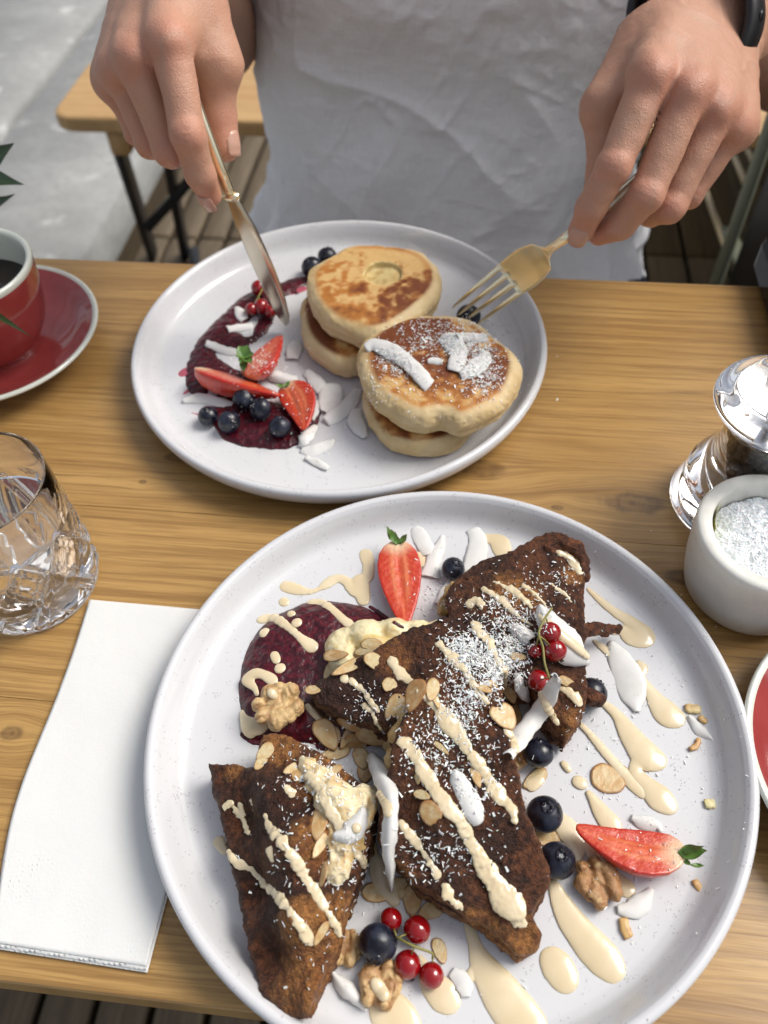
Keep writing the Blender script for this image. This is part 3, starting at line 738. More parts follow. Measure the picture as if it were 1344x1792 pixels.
# ================================================================ CUP, SAUCERS, GLASS, MILL, SALT
def saucer(c, lb):
    o = empty('saucer', (c[0], c[1], 0), label=lb, cat='saucer', group='red saucers')
    a = [(0, .0052), (.024, .0052), (.0265, .0062), (.029, .0055), (.040, .0068), (.055, .0120), (.066, .0185), (.0698, .0208)]
    b = [(.0698, .0208), (.0712, .0216), (.0726, .0218), (.0735, .0208), (.0733, .0196), (.0700, .0165)]
    d = [(.0700, .0165), (.055, .0090), (.040, .0042), (.036, .0006), (.032, .0002), (.030, .0030), (0, .0030)]
    for nm, pr, m_ in (('saucer_well', a, M_red), ('saucer_rim', b, M_cream), ('saucer_underside', d, M_red)):
        v, f = lathe(catmull(pr, 5), 128); mk(nm, v, f, m_, o)
    return o
saucer((-.261, .447), 'red glazed saucer with pale rim under the coffee cup, left table edge')
saucer((.2255, .1235), 'red glazed saucer with pale rim cut off by the right picture edge')
cp = empty('coffee_cup', (-.2575, .446, .0058), label='red glazed coffee cup with white inside on its saucer', cat='cup')
outp = [(0, .001), (.020, .001), (.0235, .0), (.0245, .003), (.031, .010), (.0385, .024), (.0420, .042), (.0432, .054), (.0437, .0615)]
rimp = [(.0437, .0615), (.0440, .0640), (.0434, .0654), (.0420, .0658), (.0402, .0645), (.0397, .0620)]
inp = [(.0397, .0620), (.0390, .050), (.0375, .038), (.033, .020), (.024, .009), (0, .006)]
for nm, pr, m_ in (('cup_outside', outp, M_red), ('cup_rim', rimp, M_cream), ('cup_inside', inp, M_cream)):
    v, f = lathe(catmull(pr, 5), 128); mk(nm, v, f, m_, cp)
hp = catmull([(-.040, .018, .050), (-.052, .024, .052), (-.062, .028, .042), (-.058, .026, .026), (-.036, .017, .018)], 8)
v, f = sweep(hp, .0055, .004, (.4, .9, 0), 16, 2.2); mk('cup_handle', v, f, M_red, cp)
v, f = lathe([(0, .0435), (.030, .0435), (.0372, .0436), (.0383, .0445), (.0386, .0440), (.0378, .040), (.0, .037)], 96)
cf = mk('coffee', v, f, M_coffee); cf.location = cp.location; tag(cf, 'black coffee filling the red cup', 'coffee')
# water glass with cut diamonds
GC = (-.1920, .2540); GH = .082
gl = empty('water_glass', (GC[0], GC[1], .0004), label='clear cut glass tumbler of water on the left by the napkin', cat='glass')
na, nz_ = 384, 150; a = np.arange(na)*2*math.pi/na; zs = np.linspace(.0012, GH, nz_)
A_, Z_ = np.meshgrid(a, zs, indexing='ij')
R0 = np.interp(Z_, [0, .006, .03, GH-.012, GH], [.0341, .0353, .0354, .0344, .0338])
N_ = 9; s1 = (A_*N_/(2*math.pi)+Z_*27) % 1; s2 = (A_*N_/(2*math.pi)-Z_*27) % 1
g1 = np.minimum(s1, 1-s1); g2 = np.minimum(s2, 1-s2)
s3 = (A_*N_*2/(2*math.pi)+Z_*54+.5) % 1; s4 = (A_*N_*2/(2*math.pi)-Z_*54+.5) % 1; g3 = np.minimum(s3, 1-s3); g4 = np.minimum(s4, 1-s4)
lower = ss(.058, .050, Z_)*ss(.002, .006, Z_)
dsp = -.0014*np.maximum(1-g1/.10, 0)-.0014*np.maximum(1-g2/.10, 0)
sel = (np.floor(A_*N_/(2*math.pi)+Z_*27)+np.floor(A_*N_/(2*math.pi)-Z_*27)) % 2 == 0
pyr = (np.minimum(g1, g2))*.0026
dsp = (dsp+pyr-.0008*np.where(sel, np.maximum(1-g3/.14, 0)+np.maximum(1-g4/.14, 0), 0))*lower
Ro = R0+dsp
V = np.stack([Ro*np.cos(A_), Ro*np.sin(A_), Z_], -1)
prof_in = [(.0337, GH+.0005), (.0333, GH+.0007), (.0328, GH+.0004), (.0326, GH-.001), (.0325, GH-.006), (.0318, .06), (.0306, .03), (.0285, .017), (.024, .0135), (.012, .0125), (.0008, .0124)]
Vi = np.stack([np.stack([r*np.cos(a), r*np.sin(a), np.full(na, z)], -1) for r, z in prof_in], 1)
Vb = np.stack([np.stack([r*np.cos(a), r*np.sin(a), np.full(na, z)], -1) for r, z in [(.0008, .0016), (.028, .0012), (.032, .0002)]], 1)
G = np.concatenate([Vb, V, Vi], 1); k = G.shape[1]
i = np.arange(na)[:, None]; j = np.arange(k)[None]; F = np.stack([i*k+j, ((i+1) % na)*k+j, ((i+1) % na)*k+(j+1) % k, i*k+(j+1) % k], -1).reshape(-1, 4)
mk('glass_wall', G.reshape(-1, 3), F, M_glass, gl)
v, f = lathe([(0, .0512), (.0300, .0512), (.03150, .0516), (.03180, .0510), (.0310, .0300), (.0290, .0165), (.024, .0131), (.012, .0121), (0, .0120)], 128)
wt = mk('water', v, f, M_water); wt.location = gl.location; tag(wt, 'still water inside the cut glass tumbler', 'water')
# pepper mill
pm = empty('pepper_mill', (.2000, .2855, .0004), label='clear acrylic pepper mill full of dark peppercorns behind the salt bowl', cat='pepper mill')
op = [(0, .0006), (.031, .0), (.0358, .0008), (.0362, .0030), (.0352, .0060), (.0335, .0130), (.0322, .0190), (.0318, .0240), (.0290, .0300), (.0250, .0360), (.0225, .0430), (.0212, .0500), (.0212, .0600), (.0222, .0620), (.0222, .0626), (.0192, .0626), (.0190, .0560), (.0185, .0300), (.0185, .0100), (.0180, .0080), (.0180, .0064), (0, .0064)]
v, f = lathe(catmull(op, 3), 128); mk('mill_body', v, f, M_acryl, pm)
tp = [(0, .0640), (.0205, .0640), (.0225, .0650), (.0300, .0720), (.0328, .0765), (.0325, .0800), (.0290, .0835), (.0240, .0848), (.0225, .0870), (.0190, .0925), (.0130, .0955), (.0085, .0950), (.0075, .0935), (0, .0935)]
v, f = lathe(catmull(tp, 4), 128); mk('mill_cap', v, f, M_acryl, pm)
v, f = lathe(catmull([(0, .0940), (.0060, .0940), (.0068, .0960), (.0062, .0995), (.0035, .1012), (0, .1014)], 4), 48); mk('cap_nut', v, f, M_chrome, pm)
v, f = lathe([(0, .002), (.0028, .002), (.0028, .094), (0, .094)], 24); mk('spindle', v, f, M_chrome, pm)
v, f = lathe([(0, .0632), (.0216, .0632), (.0216, .0638), (0, .0638)], 64); mk('collar_ring', v, f, M_chrome, pm)
iv, if_ = icos(2); parts = []
for q in range(1100):
    z = .0120+rng.random()*.044; rr = (.0045+rng.random()**.5*.0118) ; an = rng.random()*6.283; s = .0019+rng.random()*.0006
    parts.append((iv*s*(1+.12*fbm(iv, 3, 1, q)[:, None])+np.array([rr*math.cos(an), rr*math.sin(an), z]), if_))
v, f = join(parts); mk('peppercorns', v, f, M_pepper, pm, kind='stuff')
# salt bowl
sb = empty('salt_bowl', (.1885, .2290, .0004), label='white marble bowl of salt beside the near plate', cat='salt bowl')
sp_ = [(0, .0), (.026, .0), (.0300, .0008), (.0325, .0045), (.0345, .015), (.0360, .030), (.0370, .042), (.0368, .0462), (.0358, .0478), (.0335, .0484), (.0305, .0480), (.0292, .0462), (.0287, .036), (.0284, .020), (.025, .0125), (0, .012)]
v, f = lathe(catmull(sp_, 4), 144); v = v+np.stack([fbm(v, 40, 2, 1), fbm(v, 40, 2, 5), fbm(v, 40, 2, 9)], -1)*.0005; mk('bowl_body', v, f, M_marble, sb)
lv = []; lf = []
for i in range(7):
    an = R(172-i*6.0)
    for z in (.0385, .0472): lv.append((.0282*math.cos(an), .0282*math.sin(an), z))
lf = [(2*i, 2*i+1, 2*i+3, 2*i+2) for i in range(6)]; 
lo = mk('paper_label', lv, lf, M_foil, sb)
n = 90; gx, gy = np.meshgrid(np.linspace(-1, 1, n), np.linspace(-1, 1, n), indexing='ij'); rr = np.hypot(gx, gy)
P = np.stack([gx*.0286, gy*.0286, np.zeros_like(gx)], -1).reshape(-1, 3)
hh = .0390+.0035*fbm(P+.3, 55, 3)-.0045*ss(-.3, 1, gx.ravel()*.6-gy.ravel()*.5)+.0012*fbm(P, 450, 2)-.0015*ss(.75, 1, rr.ravel()); hh += .0
P[:, 2] = hh; idm = (rr <= 1.0).ravel(); F = []
for i in range(n-1):
    for j in range(n-1):
        q = (i*n+j, (i+1)*n+j, (i+1)*n+j+1, i*n+j+1)
        if idm[list(q)].all(): F.append(q)
ps = [(P, F)]
for q in range(4200):
    an = rng.random()*6.283; r_ = .0278*rng.random()**.5; x, y = r_*math.cos(an), r_*math.sin(an)
    ii = min(n-1, int((x/.0286+1)/2*(n-1))); jj = min(n-1, int((y/.0286+1)/2*(n-1))); s = .00016+rng.random()*.00022
    b, bf = box(0, 0, 0, s*2, s*2, s*1.6); cg, sg = math.cos(an*7), math.sin(an*7)
    b = b@np.array([[cg, sg, 0], [-sg, cg, .4], [0, -.4, 1]]); ps.append((b+np.array([x, y, P[ii*n+jj, 2]+s*.4]), bf))
v, f = join(ps); sl_o = mk('salt', v, f, M_salt, smooth=False, kind='stuff'); sl_o.location = sb.location; tag(sl_o, 'heap of white salt grains in the marble bowl', 'salt')
# ================================================================ NAPKIN
nk = empty('napkin', (0, 0, 0), label='folded white paper napkin with dotted border left of the near plate', cat='napkin')
na_, nb_ = W(157, 1055, .002), W(-8, 1648, .002); nc_, nd_ = W(256, 1699, .002), W(420, 1080, .002)
nl_ = W(0, 1440, .002)
def napsheet(z0, t, shr, off, seed):
    n1, n2 = 60, 110; V = []
    for lay in (1, 0):
        for i in range(n2):
            s = i/(n2-1)
            for j in range(n1):
                q = j/(n1-1); A_l = na_*(1-s)+nb_*s; A_r = nd_*(1-s)+nc_*s
                A_l = A_l+(nl_-(na_*(1-.62)+nb_*.62))*math.exp(-((s-.62)/.3)**2)*.6
                p = A_l*(1-q)+A_r*q; p = p+np.array([off[0], off[1], 0])
                p[1] += shr*(1 if s > .5 else -1)*abs(s-.5)*2
                V.append((p[0], p[1], z0+(t if lay else 0)))
    V = np.array(V); wv = .0005*fbm(V*np.array([1, 1, 0]), 30, 3, seed)+.0007*fbm(V*np.array([1, 1, 0]), 9, 2, 4.)
    V[:, 2] += wv+.0005
    F = []; o = n1*n2
    for i in range(n2-1):
        for j in range(n1-1):
            q = (i*n1+j, i*n1+j+1, (i+1)*n1+j+1, (i+1)*n1+j); F.append(tuple(reversed(q))); F.append(tuple(k+o for k in q))
    rim = [j for j in range(n1)]+[i*n1+n1-1 for i in range(1, n2)]+[(n2-1)*n1+j for j in range(n1-2, -1, -1)]+[i*n1 for i in range(n2-2, 0, -1)]
    for a, b in zip(rim, rim[1:]+rim[:1]): F.append((a, b, b+o, a+o))
    return V, F
for i, (z0, of, sh) in enumerate([(.0001, (0, 0), 0), (.0008, (.0004, -.0006), .0), (.0015, (-.0003, .0002), .0), (.0022, (.0, .0015), 0)]):
    v, f = napsheet(z0, .0006, sh, of, i*.3); mk('napkin_layer', v, f, M_napkin, nk)
# ================================================================ DARK CASE on the right, PLANT on the left
bcx = PD(1372, 505, .55)
bg_ = empty('black_case', (float(L2W(.262, .462)[0]), float(L2W(.262, .462)[1]), .0004), TA, label='glossy black rounded case with a silver trim line at the right table corner', cat='case')
V, F = rslab(-.060, .06, -.07, .085, 0, .030, .016); mk('case_body', V, F, M_blackg, bg_, smooth=False)
V, F = rslab(-.054, .054, -.064, .079, .0302, .034, .014); mk('case_lid', V, F, M_black, bg_, smooth=False)
ring2 = [(x, y, .0325) for x, y, z in rslab(-.0555, .0555, -.0655, .0805, 0, .01, .014)[0][:28]]; ring2.append(ring2[0])
V, F = sweep(ring2, .0006, .0006, (0, 0, 1), 6, 2); mk('silver_trim', V, F, M_chrome, bg_)
pl = empty('table_plant', (-.345, .43, .0004), label='potted plant with dark green leaves, tips poking in at the left picture edge', cat='plant')
v, f = lathe(catmull([(0, 0), (.03, 0), (.036, .03), (.04, .07), (.038, .072), (.034, .065), (0, .062)], 3), 48); mk('plant_pot', v, f, M_cream, pl)
def leafmesh(a, b, wid, nrm, droop=.0, n=14, prof=(0, .55, .95, 1, .9, .65, .3, .02), thick=.0004, fold=.25, wave=0.):
    a = np.asarray(a, float); b = np.asarray(b, float); d = b-a; L = np.linalg.norm(d); d /= L; sd = np.cross(nrm, d); sd /= np.linalg.norm(sd); up = np.cross(d, sd)
    V = []; m_ = 7
    for lay in (1, 0):
        for i in range(n):
            s = i/(n-1); w_ = np.interp(s, np.linspace(0, 1, len(prof)), prof)*wid
            for j in range(m_):
                t = j/(m_-1)*2-1; V.append(a+d*L*s+sd*w_*t+up*(abs(t)*w_*fold-droop*s*s*L+math.sin(s*9+t)*wave)+up*(thick if lay else 0))
    F = []; o = n*m_
    for i in range(n-1):
        for j in range(m_-1):
            q = (i*m_+j, (i+1)*m_+j, (i+1)*m_+j+1, i*m_+j+1); F.append(tuple(reversed(q))); F.append(tuple(k+o for k in q))
    rim = [j for j in range(m_)]+[i*m_+m_-1 for i in range(1, n)]+[(n-1)*m_+j for j in range(m_-2, -1, -1)]+[i*m_ for i in range(n-2, 0, -1)]
    for p, q in zip(rim, rim[1:]+rim[:1]): F.append((p, q, q+o, p+o))
    return np.array(V), F
plo = np.array(pl.location)
Mv = CAMV(PD(0, 300, .6))
for (a, b, wd, dr) in [((-75, 330, .60), (18, 250, .57), .012, .05), ((-80, 300, .60), (39, 321, .57), .0075, .02), ((-75, 390, .61), (33, 342, .58), .006, -.05), ((-60, 520, .52), (32, 570, .48), .0022, .15), ((-90, 200, .6), (-20, 120, .6), .013, .05), ((-120, 330, .6), (-200, 260, .62), .013, .1)]:
    v, f = leafmesh(PD(*a), PD(*b), wd, Mv*.8+np.array([0, 0, .5]), dr); mk('leaf', v-plo, f, M_dleaf, pl)
for e in ((-75, 330, .60), (-80, 300, .6), (-75, 390, .61), (-60, 520, .52), (-90, 200, .6), (-120, 330, .6)):
    P = catmull([plo+np.array([0, 0, .06]), plo*.5+PD(*e)*.5+np.array([0, 0, .04]), PD(*e)], 6); v, f = sweep(P, .0009, .0009, (0, 1, .3), 6, 2); mk('stem', v-plo, f, M_dleaf, pl)
# ================================================================ FOOD BUILDERS
def outline(pts, z, n=5):
    return catmull([W(x, y, z)[:2] for x, y in pts], n, True)
def pancake(pts, z0, t, seed, lb, dimple=None, tilt=(0, 0), brown=1., edge=(.004, .0095), cx=None, side_mid=True):
    zc = z0+t/2; Q = outline(pts, zc, 4); cen = Q.mean(0); lo = np.r_[Q.min(0)-.006, z0-.004]; hi = np.r_[Q.max(0)+.006, z0+t+.006]
    dm = W(*dimple[:2], z0+t) if dimple else None
    def f(P):
        d2 = poly2(P, Q)+.0013*fbm(P*np.array([1, 1, .4]), 90, 2, seed)+.0022*fbm(P*np.array([1, 1, 0]), 35, 1, seed+4)
        zc_ = zc+(P[:, 0]-cen[0])*tilt[0]+(P[:, 1]-cen[1])*tilt[1]+.0012*fbm(P*np.array([1, 1, 0]), 22, 2, seed+9)
        hz = t/2+.0012*ss(0, -.02, d2); dz = np.abs(P[:, 2]-zc_)-hz; r = t*.44
        d = np.hypot(np.maximum(d2+r, 0), np.maximum(dz+r, 0))+np.minimum(np.maximum(d2+r, dz+r), 0)-r
        zz = (P[:, 2]-zc_)/t
        d = d-.0011*ridge(P*np.array([1, 1, 2.2]), 42, 1, seed+2)*ss(.012, -.002, np.abs(d2))+.0011*np.exp(-((zz+.12)/.08)**2)*ss(-.008, 0., d2)
        d = d+.00035*fbm(P, 330, 2, seed)+.0006*ss(.74, .9, vn(P*520+seed))*ss(-.006, -.001, d2)
        if dm is not None:
            q = P-dm; rr = np.linalg.norm(q[:, :2]*np.array([1, 1.0]), axis=1); c = np.maximum(rr-dimple[2]-.0008*fbm(P, 160, 2), (dm[2]-.0036+.0022*ss(-.01, .01, q[:, 0])+.0008*fbm(P, 220, 2)-P[:, 2]))
            d = np.maximum(d, -c)
        return d
    V, F = nets(f, lo, hi, .0009, 1.1, .002); N = vnorm(V, F)
    d2 = poly2(V, Q); e = -d2
    pale = mix(np.array([.62, .48, .27]), np.array([.55, .40, .195]), ss(-.4, .5, fbm(V, 70, 3, seed)))
    up = ss(.62, .9, N[:, 2]); dn = ss(-.62, -.9, N[:, 2])
    zt = ss(.25, .45, (V[:, 2]-zc)/t)
    mot = fbm(V*np.array([1, 1, 0]), 85, 4, seed+1)+.55*fbm(V*np.array([1, 1, 0]), 260, 2, seed); big = fbm(V*np.array([1, 1, 0]), 24, 2, seed+5)
    body = ss(edge[0], edge[1], e)
    rimr = np.exp(-((e-.0085)/.0022)**2)*ss(-.35, .35, fbm(V*np.array([1, 1, 0]), 30, 2, seed+8))
    bias = .55*ss(.01, -.03, (V[:, 0]-cen[0])+.3*(V[:, 1]-cen[1]))-.15 if dm is not None else 0
    b = np.clip(body*ss(-.30, .30, mot+big*1.0+.16*brown+bias)+rimr*.75, 0, 1)*zt*up
    br = mix(np.array([.40, .155, .030]), np.array([.155, .040, .010]), ss(-.1, .5, mot*.6+big*.8+.1*brown))
    c = mix(pale, np.array([.57, .35, .125]), body*zt*up*.8); c = mix(c, br, b); c = mix(c, np.array([.26, .09, .022]), dn*.8)
    c = mix(c, np.array([.30, .17, .06]), ss(.62, .8, fbm(V, 260, 2, seed+3))*.35*(1-b))
    if dm is not None:
        rr = np.linalg.norm(V[:, :2]-dm[:2], axis=1); c = mix(c, mix(np.array([.60, .47, .22]), np.array([.48, .34, .13]), ss(-.2, .5, fbm(V, 200, 3))), ss(dimple[2]+.0015, dimple[2]+.0003, rr))
    o = mk('pancake', V, F, M_pan, col=c); tag(o, lb, 'pancake', 'pancakes on the far plate'); support(V, F); return o
Z4 = lambda P, s, ox, oy: [(x/s+ox, y/s+oy) for x, y in P]
s4 = 2.9217
A2 = Z4([(85, 475), (120, 600), (215, 690), (330, 725), (450, 700), (560, 640), (660, 560), (725, 470), (738, 420), (690, 330), (560, 270), (400, 250), (240, 280), (130, 360), (88, 420)], s4, 500, 400)
A1 = Z4([(112, 300), (125, 395), (200, 490), (310, 548), (420, 575), (520, 560), (620, 500), (700, 440), (770, 370), (797, 290), (775, 205), (700, 145), (590, 118), (450, 105), (320, 118), (210, 175), (130, 245)], s4, 500, 406)
B2 = Z4([(385, 880), (425, 995), (485, 1090), (575, 1135), (700, 1142), (815, 1126), (925, 1062), (1020, 960), (1060, 860), (980, 740), (800, 690), (600, 700), (450, 760)], s4, 500, 400)
B1 = Z4([(368, 690), (395, 800), (455, 880), (540, 935), (620, 990), (710, 1000), (790, 985), (880, 1020), (960, 1010), (1050, 965), (1120, 920), (1165, 850), (1192, 760), (1165, 655), (1085, 590), (990, 520), (900, 485), (800, 478), (640, 478), (520, 520), (440, 570), (385, 620)], s4, 500, 405)
ZP = ZF+.0004
pancake(A2, ZP, .0185, 3.1, 'lower pancake of the left stack, mostly hidden under the holed one', brown=4., edge=(.001, .0045))
pancake(A1, ZP+.0190, .0190, 8.7, 'golden pancake with a pale round hole on top, top of left stack', (670, 481, .0122), brown=.6)
pancake(B2, ZP, .0165, 12.9, 'lower pancake of the right stack under the coconut topped one', brown=4., edge=(.001, .0045))
pancake(B1, ZP+.0170, .0185, 5.4, 'browned pancake topped with coconut shavings, top of the right stack', brown=1.9)
# ---- French toast pieces
def toast(pts, tops, zb, seed, lb, gold=(), r=.0026, dark=0., amp=1., cat='French toast', name='toast_triangle', holes=()):
    """pts: outline (px, py, z); tops: (px, py, z) heights of the upper crust; gold: (px, py, z, radius) paler areas"""
    Q = np.array([W(x, y, z)[:2] for x, y, z in pts])
    T_ = np.array([W(x, y, z) for x, y, z in tops]); lo = np.r_[Q.min(0)-.005, zb-.003]; hi = np.r_[Q.max(0)+.005, T_[:, 2].max()+.007]
    Gd = [(W(x, y, z), rr) for x, y, z, rr in gold]
    def top(P):
        w_ = 1/((P[:, None, 0]-T_[None, :, 0])**2+(P[:, None, 1]-T_[None, :, 1])**2+2e-5)**1.5; return (w_*T_[:, 2]).sum(1)/w_.sum(1)
    def f(P):
        d2 = poly2(P, Q)+amp*(.0011*fbm(P, 160, 3, seed)+.0006*fbm(P*np.array([1, 1, .3]), 45, 1, seed+3)); zt = top(P)
        dz = np.maximum(P[:, 2]-zt, zb-P[:, 2])*.85
        d2 = d2+.0013*np.exp(-((P[:, 2]-zb-(zt-zb)*.52)/.0013)**2)
        d = np.hypot(np.maximum(d2+r, 0), np.maximum(dz+r, 0))+np.minimum(np.maximum(d2+r, dz+r), 0)-r
        return d+amp*(.0007*fbm(P, 160, 3, seed+7)-.0009*ridge(P, 300, 2, seed)**2+.00045+.0005*fbm(P, 650, 2, seed))
    V, F = nets(f, lo, hi, .00075, 1.3, .003); N = vnorm(V, F)
    n1 = fbm(V, 55, 3, seed+1); n2 = fbm(V, 420, 3, seed+2); n3 = fbm(V*np.array([1, 1, .4]), 22, 2, seed+6)
    c = mix(np.array([.038, .0125, .0062]), np.array([.120, .041, .0155]), ss(-.5, .6, n1+n2*.9-dark)); c = mix(c, np.array([.19, .078, .030]), ss(.0, .75, n3+n2*.9-dark*1.4)*.75)
    for g, rr in Gd:
        d = np.linalg.norm((V-g)*np.array([1, 1, .7]), axis=1)/rr+n1*.35+n2*.25; c = mix(c, mix(np.array([.33, .145, .040]), np.array([.19, .072, .022]), ss(-.4, .5, n2+n1*.5)), ss(1.15, .6, d)*.92)
    e = ss(.55, .1, np.abs(N[:, 2])); c = mix(c, mix(np.array([.36, .165, .050]), np.array([.17, .062, .020]), ss(-.4, .4, n1+n2)), e*.75*(1-dark))
    o = mk('french_toast', V, F, M_toast, col=c); tag(o, lb, cat, 'French toast pieces on the near plate'); support(V, F); return o
TO = {}
TO['T4'] = toast([(778, 1062, .016), (800, 1030, .018), (835, 1008, .018), (880, 985, .022), (925, 965, .022), (950, 946, .024), (985, 946, .026), (1018, 962, .026), (1026, 1000, .026), (1021, 1050, .026), (1024, 1110, .026), (1020, 1150, .026), (1026, 1190, .024), (1005, 1210, .02), (960, 1215, .02), (900, 1215, .02), (840, 1190, .02), (790, 1130, .018)],
      [(790, 1070, .028), (880, 1000, .033), (975, 955, .034), (1015, 1000, .031), (940, 1060, .036), (1010, 1150, .030), (900, 1130, .037), (850, 1090, .034)], ZP, 21., 'large dark French toast triangle pointing to the plate top, currants on it', gold=[(905, 1040, .034, .013), (975, 1120, .032, .008), (1000, 1010, .03, .006)])
TO['T5'] = toast([(925, 1215, .016), (955, 1185, .018), (1010, 1175, .018), (1025, 1215, .018), (1018, 1262, .018), (985, 1312, .012), (960, 1292, .012), (935, 1258, .014)], [(945, 1210, .028), (1005, 1195, .030), (1000, 1260, .028), (978, 1300, .016)], ZP, 33., 'small crusty French toast corner left of the berry with brown cap', gold=[(1000, 1268, .028, .009)])
TO['T3'] = toast([(540, 1224, .014), (556, 1203, .016), (600, 1182, .018), (650, 1160, .02), (705, 1130, .022), (770, 1108, .024), (835, 1098, .026), (880, 1120, .028), (890, 1180, .028), (860, 1230, .028), (800, 1250, .026), (740, 1290, .022), (700, 1298, .02), (640, 1284, .016), (590, 1266, .014), (553, 1248, .014)],
      [(548, 1225, .024), (600, 1200, .029), (600, 1250, .026), (680, 1180, .036), (700, 1270, .034), (800, 1130, .042), (860, 1160, .044), (800, 1210, .043)], ZP, 45., 'dark French toast triangle whose left tip touches the compote', dark=.25, gold=[(690, 1150, .035, .010)])
TO['T2'] = toast([(688, 1330, .030), (700, 1285, .032), (722, 1240, .034), (760, 1190, .038), (815, 1168, .040), (862, 1190, .040), (880, 1250, .038), (886, 1310, .034), (905, 1380, .030), (912, 1440, .026), (938, 1490, .020), (955, 1535, .016), (950, 1575, .015), (925, 1612, .014), (946, 1640, .012), (935, 1665, .010), (905, 1684, .008), (862, 1650, .008), (790, 1608, .010), (735, 1570, .012), (697, 1530, .014), (664, 1488, .016), (672, 1410, .024)],
      [(715, 1280, .048), (760, 1210, .052), (840, 1190, .054), (865, 1290, .050), (890, 1410, .042), (920, 1520, .034), (900, 1590, .030), (925, 1655, .018), (860, 1640, .024), (720, 1540, .030), (680, 1440, .038), (780, 1400, .046)], ZP, 57., 'longest French toast triangle in the plate centre under thick sauce stripes', dark=.05, gold=[(915, 1655, .018, .012), (845, 1630, .022, .009), (700, 1545, .024, .008)])
TO['T1'] = toast([(373, 1352, .012), (410, 1344, .018), (452, 1352, .024), (455, 1315, .024), (465, 1296, .022), (500, 1292, .024), (560, 1325, .026), (620, 1370, .026), (660, 1400, .026), (655, 1470, .022), (632, 1535, .020), (605, 1610, .018), (590, 1680, .015), (565, 1730, .013), (548, 1788, .010), (505, 1794, .010), (468, 1755, .008), (440, 1660, .006), (418, 1560, .007), (400, 1470, .009), (380, 1400, .010)],
      [(385, 1362, .024), (420, 1440, .021), (440, 1560, .019), (468, 1680, .017), (500, 1785, .020), (470, 1380, .040), (500, 1480, .044), (515, 1600, .040), (545, 1740, .028), (480, 1310, .032), (560, 1350, .036), (600, 1420, .040), (640, 1430, .032), (600, 1560, .034), (580, 1680, .026)], ZP, 71., 'stuffed French toast triangle at lower left with golden crumb side', dark=.22, gold=[(545, 1715, .028, .017), (530, 1620, .038, .010), (600, 1620, .030, .012), (560, 1480, .040, .012), (500, 1300, .030, .012), (420, 1350, .020, .007), (560, 1360, .036, .012)])
def crumb(pts, zt, seed, lb, rr=.0032):
    P = [W(x, y, z) for x, y, z in pts]
    f = lambda Q: np.minimum.reduce([cone(Q, P[i], P[i+1], rr*(1-.12*i), rr*(1-.12*(i+1))) for i in range(len(P)-1)])+.0011*fbm(Q, 210, 3, seed)-.0008*ridge(Q, 420, 1, seed)
    A_ = np.array(P); V, F = nets(f, A_.min(0)-.006, A_.max(0)+.006, .0006, 1.2, .002)
    n2 = fbm(V, 300, 3, seed); c = mix(np.array([.06, .020, .010]), np.array([.18, .06, .022]), ss(-.4, .5, n2))
    return V, F, c
V, F, c = crumb([(1022, 1103, .022), (1045, 1100, .018), (1062, 1104, .016), (1080, 1101, .014)], 0, 2., ''); o = mk('crust_strand', V, F, M_toast, col=c); tag(o, 'thin crispy brown strand sticking out towards the right rim', 'crust'); support(V, F)
V, F, c = crumb([(962, 968, .030), (985, 953, .034), (1010, 958, .034), (1022, 985, .030), (1022, 1010, .028)], 0, 5., '', .0042); o = mk('crust_edge', V, F, M_toast, TO['T4'], col=c)
# ---- filling lumps
def lumps(pts, seed, lb, c1, c2, name='filling', parent=None, amp=1., h=.0007, sq=(1, 1, 1)):
    P = [(W(x, y, z), rr) for x, y, z, rr in pts]
    def f(Q):
        d = None
        for p, rr in P:
            q = np.linalg.norm((Q-p)*np.array(sq), axis=1)-rr; d = q if d is None else smin(d, q, .003)
        return d+amp*(.0010*fbm(Q, 150, 3, seed)-.0014*ridge(Q, 170, 2, seed+2)**2)
    A_ = np.array([p for p, r in P]); mr = max(r for p, r in P)+.004
    V, F = nets(f, A_.min(0)-mr, A_.max(0)+mr, h, max(sq)*1.1, .003); n = fbm(V, 120, 3, seed)+.6*fbm(V, 500, 2, seed)
    c = mix(np.array(c1), np.array(c2), ss(-.5, .6, n)); o = mk(name, V, F, M_fill, parent, col=c); support(V, F); return o
lumps([(600, 1132, .016, .0085), (640, 1118, .018, .0095), (690, 1112, .018, .0085), (730, 1110, .018, .0070), (770, 1104, .020, .0055), (605, 1160, .018, .0075), (660, 1150, .02, .009)], 1., '', (.74, .66, .42), (.62, .46, .18), parent=TO['T3'], amp=.6)
lumps([(800, 1040, .018, .0065), (830, 1015, .018, .0062), (870, 998, .020, .0055), (900, 985, .020, .0045), (782, 1065, .014, .0050), (950, 962, .024, .0055), (970, 955, .026, .004)], 2., '', (.60, .42, .15), (.34, .20, .06), parent=TO['T4'])
lumps([(585, 1400, .036, .0075), (610, 1430, .033, .0085), (600, 1475, .032, .0080), (590, 1520, .030, .0070), (560, 1370, .034, .0060), (630, 1405, .032, .0065), (575, 1550, .028, .0050), (540, 1345, .032, .0050)], 3., '', (.74, .64, .42), (.60, .40, .16), parent=TO['T1'], amp=1.3)
lumps([(700, 1290, .034, .0048), (715, 1250, .036, .0048), (740, 1215, .040, .0045), (690, 1330, .03, .0045)], 4., '', (.60, .43, .19), (.44, .26, .08), parent=TO['T2'])
lumps([(892, 1400, .026, .0040), (902, 1440, .024, .0038), (885, 1350, .028, .0036), (880, 1310, .030, .0036)], 6., '', (.50, .27, .08), (.36, .17, .05), parent=TO['T2'])
